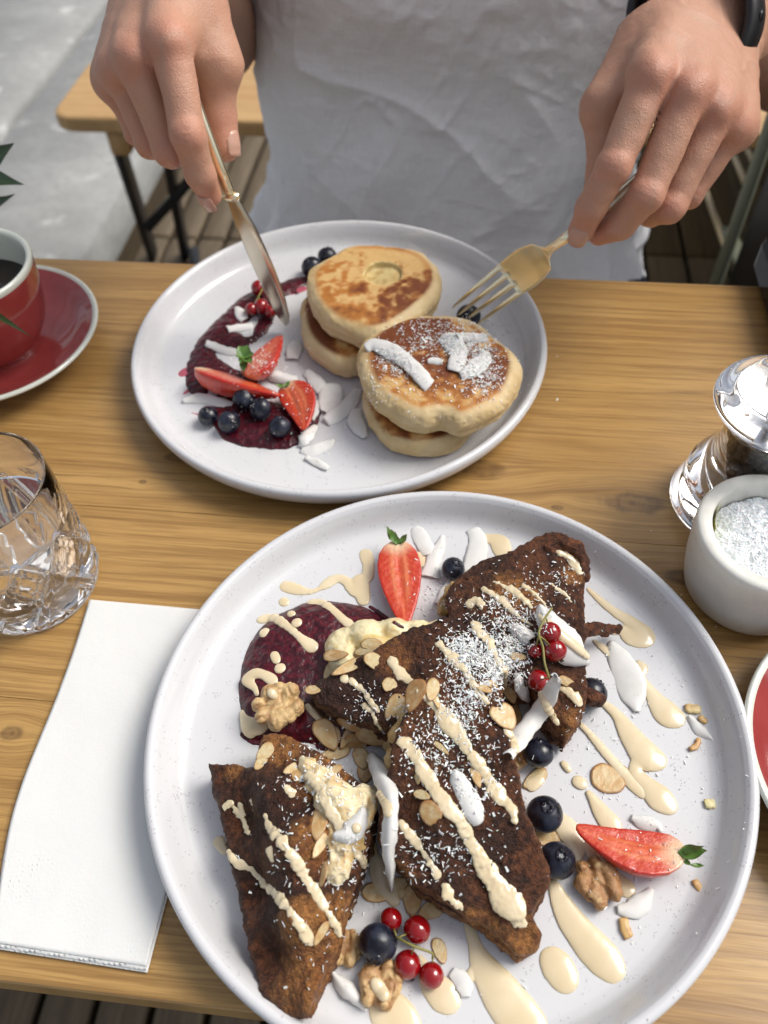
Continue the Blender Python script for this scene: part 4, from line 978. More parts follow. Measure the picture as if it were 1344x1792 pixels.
# ---- sauces: beads of liquid that hug the surface under them
def liquid(name, strokes, mat, k=3.2, lb=None, cat='sauce', group=None, h=.00045, amp=0., flat=False, parent=None, jit=.0, lift=.0, kk=.6, on=None, wsc=1.):
    segs = []
    for st_ in strokes:
        pts = catmull(np.array(st_, float), 3 if len(st_) < 9 else 2) if len(st_) > 1 else np.array(st_*2, float)
        pr = None
        for q in pts:
            p, n = hit(q[0], q[1]) if on is None else (W(q[0], q[1], on), np.array([0, 0, 1.]))
            if on is None and n[2] < .35: n = n+np.array([0, 0, .8])
            n = n/np.linalg.norm(n)
            n = n*.35+np.array([0, 0, .65]) if not flat else np.array([0, 0, 1.]); n /= np.linalg.norm(n)
            rr = max(q[2]*(.92 if flat else 1.)*wsc, 1.5)*mpp(p)*(1+jit*(rng.random()-.5)*2)
            if pr is not None:
                if np.linalg.norm(p-pr[0]) < .012: segs.append((pr[0], p, pr[1], rr, (pr[2]+n)/np.linalg.norm(pr[2]+n)))
                else: segs.append((p, p+1e-5, rr, rr, n))
            pr = (p, rr, n)
    def f(P):
        d = None
        for a, b, ra, rb, n in segs:
            ab = b-a; L = max(ab@ab, 1e-12); t = np.clip(((P-a)@ab)/L, 0, 1); v = P-a-t[:, None]*ab; vn_ = v@n; vt2 = (v*v).sum(1)-vn_*vn_
            rr_ = ra+(rb-ra)*t; kq = np.clip(rr_/.0007, 1.9, k)
            q = np.sqrt(np.maximum(vt2, 0)+(vn_*kq)**2)-rr_
            d = q if d is None else smin(d, q, min(ra, rb)*kk+.0002)
        if amp: d = d+amp*fbm(P, 210, 3)+amp*.5*fbm(P, 700, 2)
        else: d = d+.00016*fbm(P, 230, 2)
        return d
    A_ = np.array([s[0] for s in segs]+[s[1] for s in segs]); mr = max(max(s[2], s[3]) for s in segs)+.002
    V, F = nets(f, A_.min(0)-mr, A_.max(0)+mr, h, k, .002)
    o = mk(name, V, F, mat, parent)
    if lb: tag(o, lb, cat, group)
    return o, V, F
# compote of the near plate
Qc = outline([(417, 1200), (425, 1150), (450, 1105), (490, 1072), (540, 1053), (590, 1052), (640, 1062), (690, 1092), (740, 1140), (720, 1220), (690, 1290), (600, 1310), (540, 1302), (475, 1300), (430, 1290), (420, 1250)], ZF, 4)
def fc(P):
    d2 = poly2(P, Qc)+.0008*fbm(P*np.array([1, 1, 0]), 160, 3); hgt = ZF-.0005+.0078*(1-np.exp(-np.maximum(-d2, 0)/.0062))+.0009*fbm(P*np.array([1, 1, .0]), 130, 3)*ss(0, -.006, d2)
    return np.maximum(d2*.8, P[:, 2]-hgt)*.8
V, F = nets(fc, np.r_[Qc.min(0)-.004, ZF-.002], np.r_[Qc.max(0)+.004, ZF+.012], .0006, 1.3, .002)
tag(mk('compote', V, F, M_comp), 'round pool of dark berry compote on the near plate', 'compote', 'berry compote'); support(V, F)
liquid('compote_stain', [[(425, 1285, 6), (445, 1298, 6), (470, 1302, 4)], [(648, 1062, 4), (690, 1090, 4), (705, 1098, 3)], [(560, 1304, 9), (572, 1308, 6)]], M_comp, 4, 'red juice lines seeping from the pool of compote', 'juice', 'berry compote', flat=True)
# smear of the far plate
o, V, F = liquid('compote_smear', [[(545, 488, 9), (520, 496, 12), (495, 508, 14), (470, 515, 17), (445, 528, 19), (420, 550, 20), (395, 572, 19), (372, 595, 18), (356, 620, 17), (348, 648, 17), (345, 675, 15), (352, 690, 10)],
      [(470, 535, 12), (463, 565, 11), (452, 585, 9)], [(395, 590, 17), (420, 600, 13), (445, 594, 6)], [(360, 640, 20), (390, 660, 20), (430, 672, 18)], [(395, 700, 14), (420, 710, 22), (400, 690, 16)], [(370, 722, 13), (400, 738, 20), (430, 752, 28), (470, 757, 28), (505, 760, 24), (535, 745, 16), (552, 722, 8)], [(440, 720, 22), (480, 730, 25), (520, 728, 20)], [(505, 506, 8), (520, 512, 5)]],
      M_comp, 3.4, 'curved smear of dark berry compote on the far plate', 'compote', 'berry compote', h=.0007, amp=.0012, flat=True, on=ZF, wsc=1.22); support(V, F)
for lb_, st_ in (('pink juice blotch left of the smear, the larger one', [[(319, 655, 9), (330, 650, 10), (336, 662, 7)]]), ('faint pink juice streak behind the left coconut chip', [[(322, 690, 3), (335, 680, 6)]]),
                 ('thin pink juice line at the leftmost blueberry', [[(330, 722, 2), (352, 727, 3)]]), ('pink juice trail leading to the left pancake stack', [[(500, 512, 8), (520, 508, 9), (535, 505, 5)]])):
    liquid('compote_stain', st_, M_stain, 12, lb_, 'juice', 'berry compote', flat=True, on=ZF, h=.00035)
# ---- sauce on the near plate
SG = 'cream sauce drizzles'
for lb, stx in [
    ('single oval drop of cream sauce above the upper strawberry half', [[(695, 906, 10), (699, 914, 11)]]),
    ('wavy cream sauce drizzle between the compote and upper strawberry half', [[(500, 1026, 13), (520, 1032, 12), (542, 1036, 6), (560, 1030, 5), (572, 1022, 10), (590, 1012, 9), (606, 1018, 9), (620, 1036, 10), (630, 1022, 11)], [(630, 1018, 17), (636, 1050, 13)], [(640, 970, 13), (645, 990, 11), (643, 1010, 12)]]),
    ('small round cream sauce dot left of the wavy drizzle', [[(496, 1053, 9), (498, 1054, 9)]]),
    ('cream sauce splash between upper coconut flakes and toast', [[(834, 938, 12), (850, 942, 10), (872, 946, 16), (878, 962, 17), (888, 978, 10), (902, 990, 5)]]),
    ('cream sauce spot on the plate right of the upper strawberry', [[(733, 972, 9), (738, 985, 11)]]),
    ('long cream sauce loop ending right of the crispy strand', [[(1030, 1032, 5), (1055, 1055, 8), (1080, 1074, 10), (1108, 1092, 14), (1126, 1114, 21), (1105, 1116, 17), (1090, 1103, 10), (1072, 1106, 7)]]),
    ('cream sauce trail running over the right coconut leaf', [[(1040, 1122, 4), (1060, 1138, 8), (1088, 1160, 8), (1112, 1180, 9), (1135, 1205, 10), (1150, 1228, 17), (1168, 1250, 24), (1182, 1256, 18)], [(1118, 1184, 6), (1126, 1170, 9), (1118, 1160, 6)]]),
    ('widest cream sauce streak right of the whole almond flake', [[(1052, 1228, 6), (1068, 1240, 9), (1085, 1258, 12), (1105, 1290, 20), (1130, 1322, 26), (1150, 1330, 18)], [(1120, 1330, 14), (1112, 1352, 12), (1130, 1372, 16), (1155, 1398, 24), (1172, 1412, 14)]]),
    ('thin cream sauce line ending at the whole almond flake', [[(1014, 1266, 5), (1035, 1288, 7), (1060, 1318, 9), (1082, 1342, 10), (1108, 1372, 13), (1125, 1388, 12)]]),
    ('cream sauce drip chain left of the whole almond flake', [[(986, 1336, 6), (994, 1346, 7)], [(1012, 1368, 12), (1018, 1372, 11)], [(1030, 1388, 6), (1045, 1410, 12), (1060, 1432, 17), (1072, 1445, 18)]]),
    ('cream sauce oval below the blueberry beside the toast corner', [[(930, 1374, 13), (945, 1364, 10)]]),
    ('cream sauce patch between the two right blueberries', [[(975, 1430, 12), (992, 1450, 20), (1008, 1478, 18), (1010, 1500, 10)]]),
    ('cream sauce fold lying along the lower strawberry half', [[(1030, 1480, 13), (1042, 1505, 11), (1060, 1520, 10), (1085, 1545, 14), (1098, 1556, 16)]]),
    ('long teardrop of cream sauce pointing to the lower right', [[(968, 1545, 9), (980, 1575, 17), (1000, 1612, 25), (1030, 1650, 29), (1058, 1680, 30), (1072, 1696, 24)]]),
    ('big oval cream sauce drop left of the long teardrop', [[(965, 1678, 20), (975, 1692, 27), (988, 1712, 26)]]),
    ('broad cream sauce streak running off the bottom of the plate', [[(818, 1612, 9), (830, 1650, 12), (845, 1690, 22), (868, 1725, 32), (895, 1765, 38), (925, 1800, 38)], [(824, 1700, 7), (822, 1712, 9)]]),
    ('cream sauce pool below the lower red currants', [[(735, 1680, 9), (752, 1715, 20), (775, 1742, 27), (786, 1752, 20)]]),
    ('cream sauce pool at the bottom edge below the walnut', [[(665, 1742, 12), (680, 1770, 34), (700, 1800, 40)]]),
    ('cream sauce drop left of the lower left toast', [[(384, 1474, 12), (394, 1490, 7)]]),
    ('pale thin sauce film between the two lower toasts', [[(655, 1500, 12), (668, 1540, 18), (690, 1575, 12)]]),
]:
    liquid('sauce_drizzle', stx, M_sauce, 4.6, lb, 'sauce', SG, flat=True, on=ZP, jit=.04, kk=.34)
# ================================================================ TOPPINGS
TOPS = []
def frame(n, ang):
    n = np.asarray(n, float); n /= np.linalg.norm(n); t = np.cross(n, [0, 1, 0.3]); t /= np.linalg.norm(t); b = np.cross(n, t)
    t2 = t*math.cos(ang)+b*math.sin(ang); b2 = np.cross(n, t2); return t2, b2, n
def setmat(o, x, y, z, loc, s=1.0):
    M_ = Matrix.Identity(4)
    for i in range(3): M_[i][0] = float(x[i]*s); M_[i][1] = float(y[i]*s); M_[i][2] = float(z[i]*s); M_[i][3] = float(loc[i])
    o.matrix_world = M_
# ---- sauce on top of compote and toast
for lb, stx in [
    ('cream sauce line crossing the top left of the compote pool', [[(455, 1085, 7), (480, 1082, 9), (505, 1098, 7), (528, 1118, 7), (546, 1132, 12)]]),
    ('cream sauce line running down the compote from its top edge', [[(545, 1055, 8), (565, 1056, 8), (585, 1070, 7), (600, 1084, 7), (612, 1093, 8)]]),
    ('small cream sauce dot high on the compote', [[(509, 1074, 6), (511, 1075, 6)]]),
    ('small cream sauce dot touching the top left sauce line', [[(517, 1091, 7), (521, 1089, 7)]]),
    ('small cream sauce dot near the left compote edge', [[(462, 1108, 8), (464, 1107, 8)]]),
    ('upper cream sauce dot in the compote centre', [[(480, 1146, 7), (484, 1156, 7)]]),
    ('lower cream sauce dot in the compote centre', [[(489, 1170, 8), (491, 1169, 8)]]),
    ('branched cream sauce splash above the large walnut', [[(432, 1188, 9), (448, 1178, 8), (468, 1184, 8), (478, 1192, 9)], [(434, 1192, 10), (446, 1205, 5), (450, 1215, 4)]]),
    ('cream sauce spill over the lower left compote edge', [[(424, 1246, 5), (432, 1262, 10), (448, 1272, 13), (462, 1268, 9)], [(430, 1270, 10), (440, 1282, 10)]]),
    ('cream sauce strand from the walnut down over the almond flakes', [[(538, 1236, 6), (552, 1252, 5), (572, 1272, 4), (588, 1292, 3)]]),
]: liquid('sauce_drizzle', stx, M_sauce, 3.4, lb, 'sauce', SG, jit=.05)
for lb, stx in [
    ('thickest cream sauce stripe down the longest toast', [[(704, 1298, 8), (716, 1310, 12), (732, 1332, 11), (748, 1358, 12), (768, 1390, 13), (790, 1420, 11), (806, 1440, 11), (822, 1470, 13), (842, 1505, 16), (866, 1540, 18), (888, 1572, 22), (902, 1595, 20), (906, 1612, 12)]]),
    ('cream sauce stripe along the right side of the longest toast', [[(735, 1212, 7), (752, 1222, 9), (770, 1245, 11), (790, 1270, 15), (808, 1296, 15), (826, 1320, 12), (846, 1348, 12), (864, 1380, 13), (884, 1404, 13), (896, 1418, 9), (900, 1434, 5)]]),
    ('short cream sauce stripe on the lower left of the longest toast', [[(702, 1440, 6), (710, 1455, 8), (728, 1472, 8), (740, 1490, 6), (752, 1508, 7), (764, 1528, 10)]]),
    ('short cream sauce smear at the lower edge of the longest toast', [[(778, 1556, 8), (790, 1572, 9), (806, 1588, 6)]]),
    ('zigzag cream sauce smear on the dark face of the lower left toast', [[(396, 1410, 8), (406, 1404, 6)], [(402, 1408, 5), (420, 1425, 5), (432, 1450, 5), (436, 1460, 4)], [(420, 1408, 5), (428, 1425, 5)], [(440, 1402, 3), (444, 1420, 4)]]),
    ('long cream sauce line across the lower left toast', [[(400, 1490, 5), (415, 1508, 6), (440, 1522, 6), (458, 1540, 7), (474, 1558, 8), (490, 1570, 9), (508, 1596, 10), (528, 1622, 10), (545, 1648, 8)]]),
    ('upper cream sauce line on the lower left toast ridge', [[(464, 1428, 5), (474, 1452, 6), (492, 1470, 7), (508, 1490, 8), (522, 1515, 8), (538, 1540, 9), (556, 1568, 9), (576, 1600, 9), (588, 1620, 7), (594, 1634, 5)]]),
    ('small cream sauce patch beside the toast ridge at lower left', [[(473, 1488, 6), (475, 1500, 7)]]),
    ('cream sauce dab on the right shoulder of the lower left toast', [[(622, 1492, 6), (630, 1502, 7), (636, 1512, 7)]]),
    ('cream sauce smear over the stuffing of the lower left toast', [[(500, 1378, 8), (512, 1386, 9)], [(538, 1358, 8), (556, 1370, 9), (570, 1400, 8), (586, 1428, 10), (600, 1450, 9), (588, 1470, 8)], [(568, 1405, 5), (560, 1390, 5)]]),
    ('cream sauce stroke on the toast with the compote at its tip, left one', [[(612, 1188, 5), (624, 1200, 7), (638, 1210, 6), (650, 1228, 7), (662, 1244, 6)]]),
    ('lower cream sauce stroke on the toast touching the compote', [[(638, 1234, 6), (650, 1246, 6), (658, 1262, 5), (668, 1278, 3)]]),
    ('cream sauce blot leading to the largest browned almond flake', [[(686, 1156, 7), (694, 1172, 10), (708, 1184, 9), (722, 1196, 5), (733, 1206, 3)]]),
    ('round cream sauce drop on the toast edge above the compote', [[(602, 1188, 7), (604, 1190, 7)]]),
    ('cream sauce stroke through the coconut powder, middle one', [[(770, 1128, 8), (782, 1142, 8), (800, 1158, 10), (812, 1170, 8), (822, 1190, 6), (836, 1208, 5), (852, 1230, 4)]]),
    ('cream sauce stroke right of the coconut powder stroke', [[(830, 1092, 8), (842, 1108, 8), (858, 1125, 7), (868, 1150, 5), (880, 1172, 6), (884, 1195, 5)]]),
    ('cream sauce dollop at the left end of the upper right toast', [[(822, 1058, 8), (836, 1052, 10), (842, 1060, 9)]]),
    ('crusty cream sauce blot on the far tip of the upper right toast', [[(978, 966, 6), (990, 970, 8), (1002, 982, 8), (1012, 996, 8), (1014, 1002, 6)]]),
    ('long cream sauce stripe on the upper right toast', [[(845, 1030, 5), (862, 1040, 6), (880, 1052, 7), (895, 1068, 5), (915, 1085, 4), (930, 1095, 3)]]),
    ('second cream sauce stripe on the upper right toast', [[(866, 1018, 5), (882, 1026, 6), (898, 1034, 6), (916, 1048, 5), (930, 1064, 4)]]),
    ('thin cream sauce stripe right of the upper right toast centre', [[(918, 1026, 4), (930, 1036, 4), (946, 1050, 4), (955, 1062, 3)]]),
    ('short thin cream sauce stripe near the right edge of the upper right toast', [[(966, 1022, 3), (978, 1034, 5), (992, 1044, 4), (998, 1052, 3)]]),
    ('cream sauce dab on the small toast corner', [[(984, 1204, 6), (996, 1212, 7), (1008, 1222, 7), (1014, 1232, 7)]]),
]: liquid('sauce_drizzle', stx, M_sauce, 3.6, lb, 'sauce', SG, amp=.0012, jit=.25, kk=.3)
# ---- coconut chips
def chip(pts, lb, arch=.0008, bend=.0, lift=.0008, thick=.00040, wavy=.0003, grp='shaved coconut chips', on=None):
    """pts: centre line (px, py, half width px); a curved flake of coconut lying over whatever is below"""
    P0 = catmull(np.array(pts, float), 5); H = []; 
    for x, y, r_ in P0: p, n = hit(x, y) if on is None else (W(x, y, on), np.array([0, 0, 1.])); H.append(np.r_[p, r_*mpp(p)])
    H = np.array(H); z = H[:, 2].copy(); n = len(z)
    s = np.linspace(0, 1, n); A_ = np.c_[np.ones(n), s, s*s]; co = np.linalg.lstsq(A_, z, rcond=None)[0]; zf = A_@co; zf += max(0, (z-zf).max())*.8+lift+bend*np.sin(s*math.pi)
    C = np.array([C0+(zf[i]-CH)/(ray(*P0[i, :2])[2])*ray(*P0[i, :2]) for i in range(n)])
    T = np.gradient(C, axis=0); T /= np.linalg.norm(T, axis=1)[:, None]+1e-12
    D_ = np.array([ray(*q[:2]) for q in P0]); sd = np.cross(T, -D_*.5+np.array([0, 0, .5])); sd /= np.linalg.norm(sd, axis=1)[:, None]; up = np.cross(sd, T); up *= np.sign(up[:, 2])[:, None]
    m_ = 9; V = []; sd_ = rng.random()*9
    for lay in (1, 0):
        for i in range(n):
            for j in range(m_):
                t = j/(m_-1)*2-1; wv = math.sin(i/n*9+sd_)*wavy*t+.00012*math.sin(i*1.1+sd_*3)*(1 if abs(t) > .9 else 0)
                V.append(C[i]+sd[i]*(H[i, 3]*t+((.00022*math.sin(i*1.7+sd_)+.0003*math.sin(i*.6+sd_*2))*np.sign(t) if abs(t) > .9 else 0))+up[i]*(arch*(1-t*t)-arch*.5+wv+(thick if lay else 0)))
    F = []; o = n*m_
    for i in range(n-1):
        for j in range(m_-1):
            q = (i*m_+j, i*m_+j+1, (i+1)*m_+j+1, (i+1)*m_+j); F.append(q); F.append(tuple(k+o for k in reversed(q)))
    rim = [j for j in range(m_)]+[i*m_+m_-1 for i in range(1, n)]+[(n-1)*m_+j for j in range(m_-2, -1, -1)]+[i*m_ for i in range(n-2, 0, -1)]
    for a, b in zip(rim, rim[1:]+rim[:1]): F.append((b, a, a+o, b+o))
    V = np.array(V); ob = mk('coconut_chip', V, F, M_coco); tag(ob, lb, 'coconut chip', grp); support(V, F); return ob
for p, lb, k in [
    ([(640, 610, 8), (655, 603, 13), (680, 612, 14), (705, 627, 14), (728, 648, 13), (745, 668, 14), (752, 676, 13)], 'longest curved coconut chip on the top right pancake', dict(bend=.002)),
    ([(772, 590, 10), (788, 596, 16), (802, 615, 16), (800, 635, 15), (795, 650, 13)], 'upright curved coconut chip in the middle of the browned pancake', dict(bend=.002)),
    ([(806, 658, 10), (825, 648, 14), (845, 630, 15), (848, 615, 8)], 'lowest coconut chip of the pair right on the browned pancake', dict(bend=.0015)),
    ([(800, 588, 6), (820, 590, 9), (840, 592, 9), (853, 588, 5)], 'sugary coconut chip at the far edge of the browned pancake', {}),
    ([(748, 632, 5), (762, 632, 7), (775, 634, 6)], 'small coconut chip between the two long ones on the pancake', {}),
]: chip(p, lb, **k)
for p, lb, k in [
    ([(453, 648, 5), (470, 654, 9), (495, 661, 10), (520, 665, 9)], 'arched coconut chip between the two rear strawberry pieces', dict(bend=.003, arch=.002)),
    ([(320, 702, 5), (345, 697, 9), (370, 700, 10), (400, 712, 11), (425, 724, 8)], 'long coconut chip at the left behind the blueberries', dict()),
    ([(360, 600, 5), (375, 606, 8), (395, 614, 8), (415, 616, 6)], 'coconut chip lying on the left bend of the compote smear', {}),
    ([(414, 538, 5), (420, 548, 9), (428, 560, 9)], 'short coconut chip high on the compote smear', {}),
    ([(398, 576, 6), (420, 574, 8), (442, 570, 6)], 'coconut chip across the middle of the compote smear', {}),
    ([(552, 745, 6), (542, 758, 10), (530, 772, 11), (524, 778, 6)], 'juice tinted coconut chip at the lower right end of the smear', dict(bend=.002)),
    ([(535, 650, 7), (548, 662, 12), (558, 675, 12), (562, 688, 8)], 'coconut chip beside the rightmost strawberry piece, upper one', {}),
    ([(582, 672, 14), (580, 690, 21), (576, 710, 20), (570, 722, 9)], 'round flat coconut chip on bare plate left of the pancakes', dict(arch=.0006)),
    ([(628, 680, 6), (615, 702, 13), (595, 722, 15), (570, 738, 10)], 'broad crescent coconut chip nearest the right pancake stack', dict(arch=.0006)),
    ([(625, 715, 8), (622, 735, 14), (632, 755, 11), (640, 765, 4)], 'pointed coconut chip touching the lower right pancake', dict(arch=.0006)),
    ([(520, 598, 9), (515, 612, 14), (512, 628, 11)], 'flat coconut chip left of the lower left pancake', dict(arch=.0005)),
    ([(528, 785, 8), (548, 790, 12), (570, 780, 10), (585, 770, 4)], 'flat coconut chip under the smear end', dict(arch=.0004)),
    ([(555, 702, 5), (552, 718, 8), (545, 735, 5)], 'tiny coconut chip right of the rightmost strawberry piece', {}),
    ([(535, 800, 3), (555, 810, 8), (575, 820, 4)], 'lowest coconut chip on the far plate', dict(arch=.0004)),
]: chip(p, lb, on=ZF+.001 if 'smear' not in lb and 'arched' not in lb else None, **k)
for p, lb, k in [
    ([(724, 924, 8), (735, 940, 15), (745, 958, 14), (748, 972, 8)], 'coconut chip directly right of the upper strawberry leaves', dict(arch=.0006)),
    ([(775, 938, 4), (770, 955, 10), (760, 975, 13), (756, 995, 15), (752, 1010, 18)], 'ragged coconut chip left of the top blueberry', dict(arch=.001)),
    ([(826, 926, 12), (836, 945, 17), (834, 970, 18), (828, 995, 19), (822, 1008, 10)], 'large coconut chip right of the top blueberry', dict(arch=.0008)),
    ([(800, 1012, 12), (785, 1035, 14), (770, 1060, 10)], 'coconut chip half under the upper right toast end', dict(arch=.0006)),
    ([(1068, 1122, 4), (1082, 1150, 20), (1098, 1185, 28), (1108, 1220, 22), (1115, 1246, 5)], 'leaf shaped coconut chip crossed by a sauce trail at the right', dict(arch=.001)),
    ([(1204, 1253, 3), (1216, 1268, 10), (1228, 1282, 10), (1250, 1298, 2)], 'jagged coconut chip near the right rim', dict(arch=.001)),
    ([(1140, 1555, 6), (1125, 1578, 16), (1105, 1592, 16), (1080, 1592, 8)], 'translucent coconut chip behind the right walnut', dict(arch=.001)),
    ([(1105, 1430, 6), (1125, 1440, 13), (1150, 1445, 9), (1156, 1456, 4)], 'coconut chip behind the lower strawberry half', dict(arch=.001)),
    ([(580, 1700, 4), (600, 1725, 12), (622, 1745, 12), (640, 1768, 4)], 'torn coconut chip between toast and walnut at the bottom', dict(arch=.002, bend=.002)),
    ([(790, 1700, 10), (810, 1720, 15), (815, 1745, 10)], 'coconut chip beside the lower currants', dict(arch=.0005)),
]: chip(p, lb, on=ZP, **k)
for p, lb, k in [
    ([(652, 1322, 10), (664, 1345, 17), (676, 1375, 16), (684, 1410, 14), (682, 1450, 13), (680, 1490, 12), (684, 1525, 8), (686, 1560, 2)], 'longest curled coconut chip hanging between the two lower toasts', dict(bend=.004, arch=.003, wavy=.0012)),
    ([(794, 1348, 5), (805, 1372, 17), (820, 1400, 19), (832, 1428, 17), (838, 1440, 12)], 'wedge shaped coconut chip on the longest toast', dict(arch=.0014)),
    ([(972, 1184, 8), (962, 1215, 15), (945, 1245, 14), (925, 1270, 16), (905, 1295, 16), (890, 1322, 10)], 'long wavy coconut chip below the currants', dict(bend=.002, arch=.002, wavy=.0012)),
    ([(945, 1062, 8), (962, 1090, 22), (985, 1122, 30), (1010, 1145, 26), (1026, 1160, 8)], 'large sauce covered coconut chip right under the currants', dict(arch=.003, bend=.001)),
    ([(896, 1096, 10), (912, 1108, 16), (928, 1122, 14)], 'thick coconut chip left of the currants', dict(arch=.003)),
    ([(903, 1184, 8), (915, 1204, 14), (926, 1224, 7)], 'small pointed coconut chip under the lowest upper currant', dict()),
    ([(636, 1418, 10), (626, 1440, 18), (608, 1460, 17), (586, 1462, 9)], 'coconut chip on the stuffing of the lower left toast', dict(arch=.003)),
]: chip(p, lb, **k)
for lb, stx in [('cream sauce over the large coconut chip under the currants', [[(945, 1078, 5), (968, 1100, 8), (992, 1120, 8), (1012, 1135, 8), (1026, 1148, 7)]]),
    ('cream sauce line running down the wavy coconut chip', [[(942, 1205, 5), (952, 1222, 7), (962, 1245, 7), (975, 1265, 5)]]),
    ('cream sauce drop at the tip of the wavy coconut chip', [[(888, 1278, 8), (896, 1300, 9), (902, 1312, 7)]]),
    ('cream sauce dab on the longest curled coconut chip', [[(656, 1378, 5), (668, 1395, 6), (678, 1412, 8), (680, 1425, 7)]]),
    ('cream sauce bead on the stuffing chip of the lower left toast', [[(623, 1448, 7), (624, 1450, 7)]])]:
    liquid('sauce_drizzle', stx, M_sauce, 2.0, lb, 'sauce', SG, jit=.05)
# ---- almonds
def almond_mesh(seed, L=.0115, Wd=.0068, t=.0007, brown=.0, cut=0.):
    n, m_ = 22, 7; V = []; cen = []
    r2 = np.random.default_rng(seed); ph = r2.random()*6
    for lay in (1, -1):
        for i in range(m_):
            s = i/(m_-1)
            for j in range(n):
                a = j/n*2*math.pi; x = math.cos(a)*L*(1+.12*math.cos(a)); y = math.sin(a)*Wd*(1-.18*math.cos(a)); k = 1+.04*math.sin(3*a+ph)+.02*math.sin(7*a+ph)
                if cut and x > L*cut: x = L*cut+(x-L*cut)*.1+.0006*math.sin(a*15)
                x *= s*k; y *= s*k; z = .00006*math.sin(x*900+ph)+1.6*x*x*1.5-2.*y*y+lay*t*.5*(1-.35*s**6); V.append((x, y, z)); cen.append(s)
    V = np.array(V); cen = np.array(cen); F = []; o = n*m_
    for i in range(m_-1):
        for j in range(n):
            q = (i*n+j, (i+1)*n+j, (i+1)*n+(j+1) % n, i*n+(j+1) % n); F.append(q); F.append(tuple(k+o for k in reversed(q)))
    for j in range(n): F.append(((m_-1)*n+j, o+(m_-1)*n+j, o+(m_-1)*n+(j+1) % n, (m_-1)*n+(j+1) % n))
    nn = fbm(V, 350, 2, seed)
    c = mix(np.array([.66, .53, .31]), np.array([.60, .42, .20]), ss(-.4, .5, nn)); c = mix(c, np.array([.50, .26, .085]), np.clip(brown*(.55+nn*.7+.3*cen), 0, .95)); c = mix(c, np.array([.25, .10, .035]), ss(.93, 1, cen)*.75)
    return V, F, c
AM = {}
def almond(px, py, l, ang, lb, brown=.2, wd=None, tilt=None, cut=0., lift=.0006, name='almond_flake', cat='almond flake', raise_=0):
    key = (int(brown*5), int(rng.integers(2)), cut)
    if key not in AM:
        V, F, c = almond_mesh(key[1]*7+key[0]+int(cut*10), brown=brown, cut=cut); o = mk(name, V, F, M_almond, col=c, link=False); AM[key] = o
    p, n = hit(px, py)
    if n[2] < .3: n = n+np.array([0, 0, .6])
    n = n/np.linalg.norm(n)
    if tilt: n = n+np.array(tilt); n /= np.linalg.norm(n)
    # ang is measured in the photo; transfer to the surface
    d = (W(px+math.cos(R(ang))*20, py+math.sin(R(ang))*20, p[2])-W(px, py, p[2])); d = d-n*(d@n); d /= np.linalg.norm(d)
    o = AM[key].copy(); COL.objects.link(o); o.name = name; s = l*mpp(p)/.0118; y = np.cross(n, d); ws = (wd/l/.58) if wd else 1.
    setmat(o, d*s, y*s*ws, n*s, p+n*(lift+raise_)); tag(o, lb, cat, 'toasted almond flakes' if cat == 'almond flake' else 'almond pieces')
    return o
